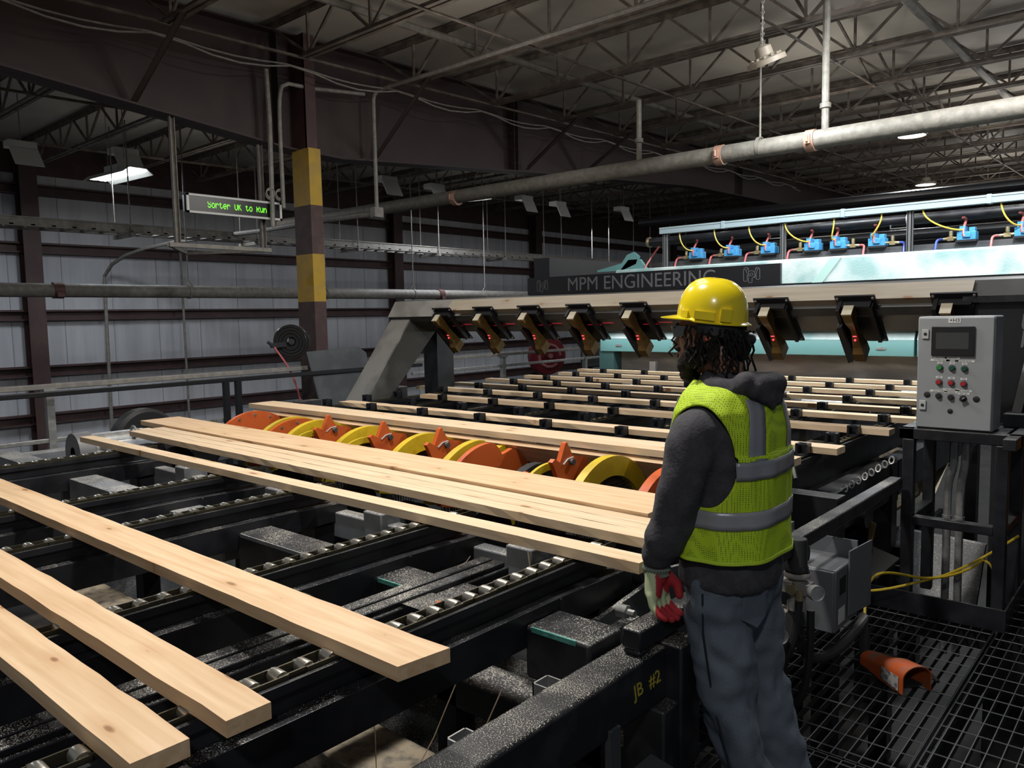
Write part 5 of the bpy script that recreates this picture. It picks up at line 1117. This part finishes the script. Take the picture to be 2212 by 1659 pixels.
# ---- beard, hair
b = MB()
b.cap(H(.045, -.045, -.06), H(.045, .045, -.06), .036, .036); b.cap(H(.068, -.018, -.085), H(.068, .018, -.085), .036, .036); b.ball(H(.066, 0, -.115), (.034, .034, .030), 10)
for s in (-1, 1): b.cap(H(.010, s * .066, .02), H(.022, s * .060, -.065), .009, .024)
b.cap(H(.097, -.022, -.036), H(.097, .022, -.036), .009, .009)
organic('beard', b, hairm, man, .006, 2, .008, tex('curls', .012, 1))
b = MB(); b.ball(H(-.03, 0, .045), (.080, .074, .080), 14, rot=rotH); b.ball(H(-.074, 0, -.015), (.042, .058, .072), 12, rot=rotH)
organic('hair', b, hairm, man, .007, 3, .012, tex('hair_tex', .018, 1))
b = MB(); rnd = random.Random(5)
for k in range(44):
    s = -1 if k < 26 else 1; u = (k % 26) / 25 if s < 0 else (k - 26) / 17
    a0 = .095 - u * .215; sd = s * (.080 * math.sqrt(max(0, 1 - (a0 / .135) ** 2)) + .010)
    if k < 4: sd = -.055 + k * .03; a0 = .092
    ln = (.095 + .045 * rnd.random()) * (1.0 if a0 < .06 else .85) * (1.25 if a0 < -.02 else 1); pts = []
    for q in range(9):
        w = q / 8; pts.append(H(a0 + .006 * math.sin(q * 2.1 + k) + w * (rnd.random() - .5) * .012 + (.02 * w if k < 3 else 0), sd * (1 + .12 * w) + .005 * math.cos(q * 2.3 + k * 2), .036 + a0 * .13 - w * ln))
    if (k % 3 != 2 and a0 < 0) or k % 2 == 0: b.tube(pts, [.0040] * 7 + [.0034, .002], 6)
obj('dreadlocks', b, hairm, man)
# ---- safety glasses
g = MB(); g.prism([H(.112, -.058, .040), H(.112, -.01, .042), H(.112, -.01, -.002), H(.100, -.058, .002)], HF * .002); g.prism([H(.112, .058, .040), H(.112, .01, .042), H(.112, .01, -.002), H(.100, .058, .002)], HF * .002)
lens = bpy.data.materials.new('clear_lens'); nt, N, L, B = nodes(lens); B.inputs['Alpha'].default_value = .22; B.inputs['Roughness'].default_value = .05; B.inputs['Base Color'].default_value = (.85, .87, .88, 1); B.inputs['IOR'].default_value = 1.25
gl_ = obj('safety_glasses', g, lens, man, smooth=0)
for s in (-1, 1):
    g = MB(); g.bar(H(.108, s * .058, .036), H(-.01, s * .083, .030), .002, .010); g.prism([H(.108, s * .060, .034), H(.07, s * .068, .030), H(.07, s * .068, .010), H(.104, s * .060, .004)], HR * s * .002)
    obj('temple', g, M('glasses_frame', (.10, .10, .10), .25), gl_, smooth=0)
g = MB(); g.ball(H(-.006, -.090, -.002), .0065, 6); obj('ear_plug', g, M('plug_red', (.6, .09, .05), .6), man, label='red ear plug')
# ---- hard hat
T8 = R(7.5)
def HT(a, s, z):                                                    # tilted hat frame
    a, s, z = a * .88, s * .92, z * .90
    return H(a * math.cos(T8) - z * math.sin(T8) * .9, s, .060 + a * math.sin(T8) + z * math.cos(T8))
def dome(a_, ph, k=1.0):                                            # a_: 0 rim .. pi/2 crown, ph around (0 = front)
    fx = .122 if math.cos(ph) > 0 else .128
    rr = math.cos(a_) ** .72; zz = .138 * math.sin(a_) ** .92
    rid = .006 * math.exp(-((abs(math.sin(ph)) * rr * .105 - .026) / .006) ** 2) * min(1, a_ * 1.6) + .006 * math.exp(-((math.sin(ph) * rr * .105) / .016) ** 2) * min(1, a_ * 1.6)
    return HT(fx * rr * math.cos(ph) * k, .107 * rr * math.sin(ph) * k, zz + rid)
b = MB(); NP = 72; rings = []
rim = []
for kk, (dr, dz) in enumerate(((.0, -.004), (1, -.008), (1, -.004), (.0, .002))):
    ring = []
    for i in range(NP):
        ph = 2 * math.pi * i / NP; c, s_ = math.cos(ph), math.sin(ph)
        ex = .008 + .052 * max(0, c) ** 2.2 + .006 * max(0, -c)
        base = HT((.122 if c > 0 else .128) * c + dr * ex * c, (.107 + dr * (.008 + .010 * max(0, c))) * s_, dz - (.008 * max(0, c) ** 3 if dr else 0) - .006 * abs(s_) * (1 if c < .3 else .4))
        ring.append(base)
    rings.append(ring)
for j in range(1, 15):
    rings.append([dome(math.pi / 2 * j / 15, 2 * math.pi * i / NP) for i in range(NP)])
rings.append([dome(math.pi / 2 * .995, 2 * math.pi * i / NP) for i in range(NP)])
b.loft(rings); hat = obj('hard_hat', b, hatm, man, smooth=50)
for s in (-1, 1):
    for a0, a1, h, o in ((.035, -.035, .026, .012), (-.055, -.088, .040, .012), (.090, .062, .022, .010)):
        def sp(a, z, off):
            c = max(-.98, min(.98, a / (.122 if a > 0 else .128))); w = .107 * math.sqrt(1 - c * c) + off
            return HT(a, s * w, z)
        A = [sp(a0, -.002, o), sp(a1, -.002, o), sp(a1, h, o - .002), sp(a0, h, o - .002)]
        A2 = [sp(a0, -.002, -.012), sp(a1, -.002, -.012), sp(a1, h, -.014), sp(a0, h, -.014)]
        b = MB(); b.loft([A2, A]); obj('slot_boss', b, hatm, hat, smooth=0)
b = MB(); ring0 = []; ring1 = []
for i in range(25):
    ph = math.pi * (.42 + 1.16 * i / 24); c, s_ = math.cos(ph), math.sin(ph)
    ring0.append(HT(.116 * c, .102 * s_, -.004)); ring1.append(HT(.124 * c - .012, .104 * s_, -.048 - .016 * max(0, -c)))
b.loft([ring0, ring1, [p + V(0, 0, -.001) + (HC - p).normalized() * .004 for p in ring1], [p + (HC - p).normalized() * .004 for p in ring0]], close=False)
b.ball(HT(-.138, 0, -.055), (.022, .034, .022), 8)
obj('head_band', b, M('band_black', (.012, .012, .013), .35), hat, label='black plastic suspension band')
# ---- hoodie
RT = [(.88, .196, .142), (.91, .204, .148), (.97, .196, .142), (1.1, .188, .134), (1.25, .198, .136), (1.36, .208, .134), (1.43, .20, .122), (1.48, .165, .105), (1.51, .12, .088), (1.54, .085, .075)]
def rt(z):
    for (z0, a0, f0), (z1, a1, f1) in zip(RT, RT[1:]):
        if z <= z1:
            u = max(0, (z - z0) / (z1 - z0)); return a0 + (a1 - a0) * u, f0 + (f1 - f0) * u
    return RT[-1][1:]
def tp_(z, th, off=0):
    rx, fy = rt(z); c, s_ = math.cos(th), math.sin(th); e = .82
    fo_ = -.02 * max(0, (z - 1.3) / .2)
    return P((fy + off) * math.copysign(abs(s_) ** e, s_) + fo_ * 0 + (.01 if z > 1.3 else 0), (rx + off) * math.copysign(abs(c) ** e, c), z)
b = MB()
b.loft([[tp_(z, 2 * math.pi * i / 40) for i in range(40)] for z in [.88 + .66 * k / 26 for k in range(27)]])
SL = [(.01, -.15, 1.405, .060), (.025, -.195, 1.375, .074), (.04, -.220, 1.29, .076), (.06, -.226, 1.2, .072), (.085, -.228, 1.11, .070), (.12, -.222, 1.03, .067), (.142, -.215, .99, .058), (.155, -.21, .965, .042)]
SR = [(f * .9 + .01, -r, z + .01, q) for f, r, z, q in SL]
for A in (SL, SR):
    for p, q in zip(A, A[1:]): b.cap(P(*p[:3]), P(*q[:3]), p[3], q[3], 9)
organic('hoodie', b, hoodiem, man, .010, 6, .030, tex('hoodie_folds', .12, 1))
# hood lying on the shoulders
b = MB()
nk = [P(-.03 + .095 * math.cos(a), -.012 + .105 * math.sin(a), 1.505 + .010 * math.cos(2 * a) + .006 * math.cos(a)) for a in [2 * math.pi * k / 24 for k in range(25)]]
for p, q in zip(nk, nk[1:]): b.cap(p, q, .036, .036, 7)
b.cap(P(-.085, -.115, 1.515), P(-.085, .06, 1.500), .036, .038); b.cap(P(-.108, -.095, 1.495), P(-.112, .035, 1.485), .034, .036); b.cap(P(-.125, -.070, 1.475), P(-.128, .005, 1.465), .028, .030); b.cap(P(-.138, -.04, 1.47), P(-.142, -.032, 1.44), .026, .013)
for s in (-1, 1):
    b.cap(P(-.09, -.025 + s * .090, 1.505), P(-.142, -.034 + s * .008, 1.45), .028, .013); b.cap(P(-.09, s * .10, 1.495), P(.07, s * .085, 1.475), .032, .03)
organic('hood', b, hoodiem, man, .007, 8, .018, tex('hood_folds', .09, 1))
# ---- vest
def vz(k, n, z0=.985, z1=1.52): return z0 + (z1 - z0) * k / n
NT = 150; NZ = 70
def vp(z, th, off=.016):
    w = .009 * noise.noise((math.cos(th) * 3.2, math.sin(th) * 3.2, z * 3.0)) + .006 * math.sin(th * 9 + z * 7) * max(0, 1.25 - z) * 2
    return tp_(z, th, off + w + .012 * max(0, 1.1 - z))
def hg(z, th):                                                      # below 0 inside the arm openings
    c = math.cos(th); f = math.sin(th)
    if abs(c) < .35: return 1
    return ((z - 1.30) / .152) ** 2 + (f / (.62 if f < 0 else .75)) ** 2 - 1
def hole(z, th): return hg(z, th) < 0
PV = [[vz(k, NZ), 2 * math.pi * i / NT] for k in range(NZ + 1) for i in range(NT)]; fs = []
for k in range(NZ):
    for i in range(NT):
        if not hole(vz(k + .5, NZ), 2 * math.pi * (i + .5) / NT): fs.append((k * NT + i, k * NT + (i + 1) % NT, (k + 1) * NT + (i + 1) % NT, (k + 1) * NT + i))
use = {}
for f_ in fs:
    for q in f_: use[q] = use.get(q, 0) + 1
for q, n_ in use.items():
    if n_ < 4 and NT < q < NZ * NT:
        for it in range(4):
            z, th = PV[q]; g0 = hg(z, th); e = 1e-3; gz = (hg(z + e, th) - g0) / e; gt = (hg(z, th + e) - g0) / e; dd = gz * gz + gt * gt * 36
            PV[q] = [z - g0 * gz / dd, th - g0 * gt * 36 / dd]
b = MB(); b.add([vp(z, th) for z, th in PV], fs)
vest = obj('safety_vest', b, vestm, man, smooth=180, label='lime mesh safety vest')
m = vest.modifiers.new('thick', 'SOLIDIFY'); m.thickness = .004; m.offset = 1
def strip_(name, zf0, zf1, mat, lab=None, th0=0, th1=2 * math.pi, off=.022, n=72, par=vest, holes=True):
    b = MB(); vs = []; fs = []; K = 4
    for k in range(K + 1):
        for i in range(n + 1):
            th = th0 + (th1 - th0) * i / n; z = zf0(th) + (zf1(th) - zf0(th)) * k / K; vs.append(vp(z, th, off))
    for k in range(K):
        for i in range(n):
            th = th0 + (th1 - th0) * (i + .5) / n
            if holes and hole((zf0(th) + zf1(th)) / 2, th): continue
            a = k * (n + 1) + i; fs.append((a, a + 1, a + n + 2, a + n + 1))
    b.add(vs, fs); o = obj(name, b, mat, par, smooth=180, label=lab); m = o.modifiers.new('thick', 'SOLIDIFY'); m.thickness = .003; m.offset = 1; return o
strip_('reflective_band', lambda t: 1.235, lambda t: 1.290, reflm, 'silver band around the chest')
strip_('reflective_band', lambda t: 1.085, lambda t: 1.140, reflm, 'silver band around the waist')
strip_('hem_binding', lambda t: .982, lambda t: .994, vedge, off=.021)
for r0 in (-.115, .115):                                            # braces running over the shoulders
    b = MB(); L_ = []
    path = []
    for z in [1.285 + .18 * k / 10 for k in range(11)]: path.append(('b', z))
    pts = []
    for _, z in path:
        row = []
        for w in (-.033, -.011, .011, .033):
            r = r0 * (1 - .25 * max(0, (z - 1.35) / .15)) + w; rx, fy = rt(z); c = max(-.97, min(.97, r / (rx + .02))); th = -math.acos(abs(c) ** (1 / .82) * (1 if c > 0 else -1)); row.append(vp(z, th, .023))
        pts.append(row)
    top = []
    for u in range(1, 8):
        a = u / 8
        p0 = pts[10]
        row = [V(p.x + (-.20) * a, p.y, p.z + .058 * math.sin(math.pi * a) + .0 * a) for p in p0]; top.append(row)
    front = [[V(BX - (p.x - BX) - .02, p.y, p.z) for p in row] for row in reversed(pts)]
    allr = pts + top + front
    vs = [p for row in allr for p in row]; fs = [(k * 4 + i, k * 4 + i + 1, k * 4 + i + 5, k * 4 + i + 4) for k in range(len(allr) - 1) for i in range(3)]
    b.add(vs, fs); o = obj('reflective_brace', b, reflm, vest, smooth=180, label='silver brace over the ' + ('left' if r0 < 0 else 'right') + ' shoulder'); m = o.modifiers.new('thick', 'SOLIDIFY'); m.thickness = .003; m.offset = 0
# ---- jeans
b = MB()
b.cap(P(0, -.07, .90), P(0, .07, .90), .106, .106); b.cap(P(-.02, -.075, .85), P(-.02, .075, .85), .112, .112)
JL = [(.0, -.085, .88, .115), (-.005, -.095, .76, .110), (-.02, -.10, .64, .098), (-.04, -.105, .52, .088), (-.075, -.105, .40, .086), (-.105, -.105, .30, .084), (-.13, -.105, .21, .088), (-.14, -.105, .15, .092), (-.15, -.105, .09, .088)]
JR = [(f, -r + .01, z, q) for f, r, z, q in JL]
for A in (JL, JR):
    for p, q in zip(A, A[1:]): b.cap(P(*p[:3]), P(*q[:3]), p[3], q[3], 10)
jeans = organic('jeans', b, jeansm, man, .010, 5, .055, tex('jean_folds', .10, 1))
b = MB(); b.tube([P(f - .0, r - q - .003, z) for f, r, z, q in JL], .0035, 5); obj('side_seam', b, M('seam_dark', (.012, .014, .02), .9), jeans)
b = MB(); rx = .118
pk = [(-.095, -.135, .90), (-.124, -.06, .90), (-.122, -.055, .80), (-.112, -.09, .77), (-.088, -.135, .80)]
b.loft([[P(f - .006, r, z) for f, r, z in pk], [P(f - .013, r, z) for f, r, z in pk]]); obj('back_pocket', b, jeansm, jeans)
for s, A in ((-1, LEG), (1, LEG2)):
    b = MB(); p = P(*A[2]); b.cap(p + V(0, 0, -.02), p + V(-.15, 0, -.045), .052, .045); b.cap(p, p + V(0, 0, .08), .05, .052); o = organic('boot', b, M('boot%d' % s, (.03, .022, .015), .6), man, .009, 3, label='dark work boot')
# ---- gloves
glm = bpy.data.materials.new('glove_cloth'); nt, N, L, B = nodes(glm); B.inputs['Roughness'].default_value = .8
tc = N.new('ShaderNodeTexCoord'); sp = N.new('ShaderNodeSeparateXYZ'); L.new(tc.outputs['Object'], sp.inputs[0])
no = N.new('ShaderNodeTexNoise'); no.inputs['Scale'].default_value = 30; L.new(tc.outputs['Object'], no.inputs['Vector'])
ma = N.new('ShaderNodeMath'); ma.operation = 'MULTIPLY_ADD'; ma.inputs[1].default_value = .012; L.new(no.outputs['Fac'], ma.inputs[0]); L.new(sp.outputs['X'], ma.inputs[2])
zz = N.new('ShaderNodeMath'); zz.operation = 'MULTIPLY_ADD'; zz.inputs[1].default_value = .10; L.new(sp.outputs['Z'], zz.inputs[0]); L.new(ma.outputs[0], zz.inputs[2])
mr = N.new('ShaderNodeMapRange'); mr.inputs[1].default_value = .017; mr.inputs[2].default_value = .020; L.new(zz.outputs[0], mr.inputs[0])
mx = N.new('ShaderNodeMix'); mx.data_type = 'RGBA'; mx.inputs['A'].default_value = (.46, .52, .30, 1); mx.inputs['B'].default_value = (.38, .018, .025, 1)
L.new(mr.outputs[0], mx.inputs['Factor']); L.new(mx.outputs['Result'], B.inputs['Base Color'])
for A, lab in ((ARM[2], 'left'), (ARM2[2], 'right')):
    b = MB(); w = P(*A)
    b.cap(w + V(0, -.012, -.05), w + V(.002, -.024, -.105), .031, .027); b.cap(w + V(0, .012, -.05), w + V(.002, .024, -.105), .031, .027); b.cap(w + V(0, 0, -.04), w + V(0, 0, -.06), .033, .034)
    for o, l in ((-.040, .82), (-.014, .96), (.013, 1.0), (.039, .92)):
        p0 = w + V(.003, o, -.108); p1 = p0 + V(.010, o * .06, -.044 * l); p2 = p1 + V(.028 * l, 0, -.026 * l); p3 = p2 + V(.024 * l, 0, -.006)
        b.cap(p0, p1, .0145, .0138, 7); b.cap(p1, p2, .0138, .0128, 7); b.cap(p2, p3, .0128, .0115, 7)
    t0 = w + V(.012, .030, -.055); b.cap(t0, t0 + V(.034, .018, -.034), .019, .016, 7); b.cap(t0 + V(.034, .018, -.034), t0 + V(.046, .012, -.066), .016, .013, 7)
    gv = obj('work_glove', b, glm, man, org=w, smooth=180, label='pale green work glove with a red palm')
    r = gv.modifiers.new('remesh', 'REMESH'); r.mode = 'VOXEL'; r.voxel_size = .0045; r.use_smooth_shade = True
    s = gv.modifiers.new('smooth', 'SMOOTH'); s.factor = .5; s.iterations = 3
    b = MB(); n = 56; rr = []
    for k in range(7):
        z = .012 - .066 * k / 6; rr.append([w + V((.038 + .004 * (i % 2) + .004 * math.sin(k * 2)) * math.cos(2 * math.pi * i / n), (.038 + .004 * (i % 2) + .004 * math.sin(k * 2)) * math.sin(2 * math.pi * i / n), z) for i in range(n)])
    b.loft(rr); obj('cuff', b, M('cuff_' + lab, (.16, .19, .15), .9), gv, smooth=0, label='ribbed grey green cuff')
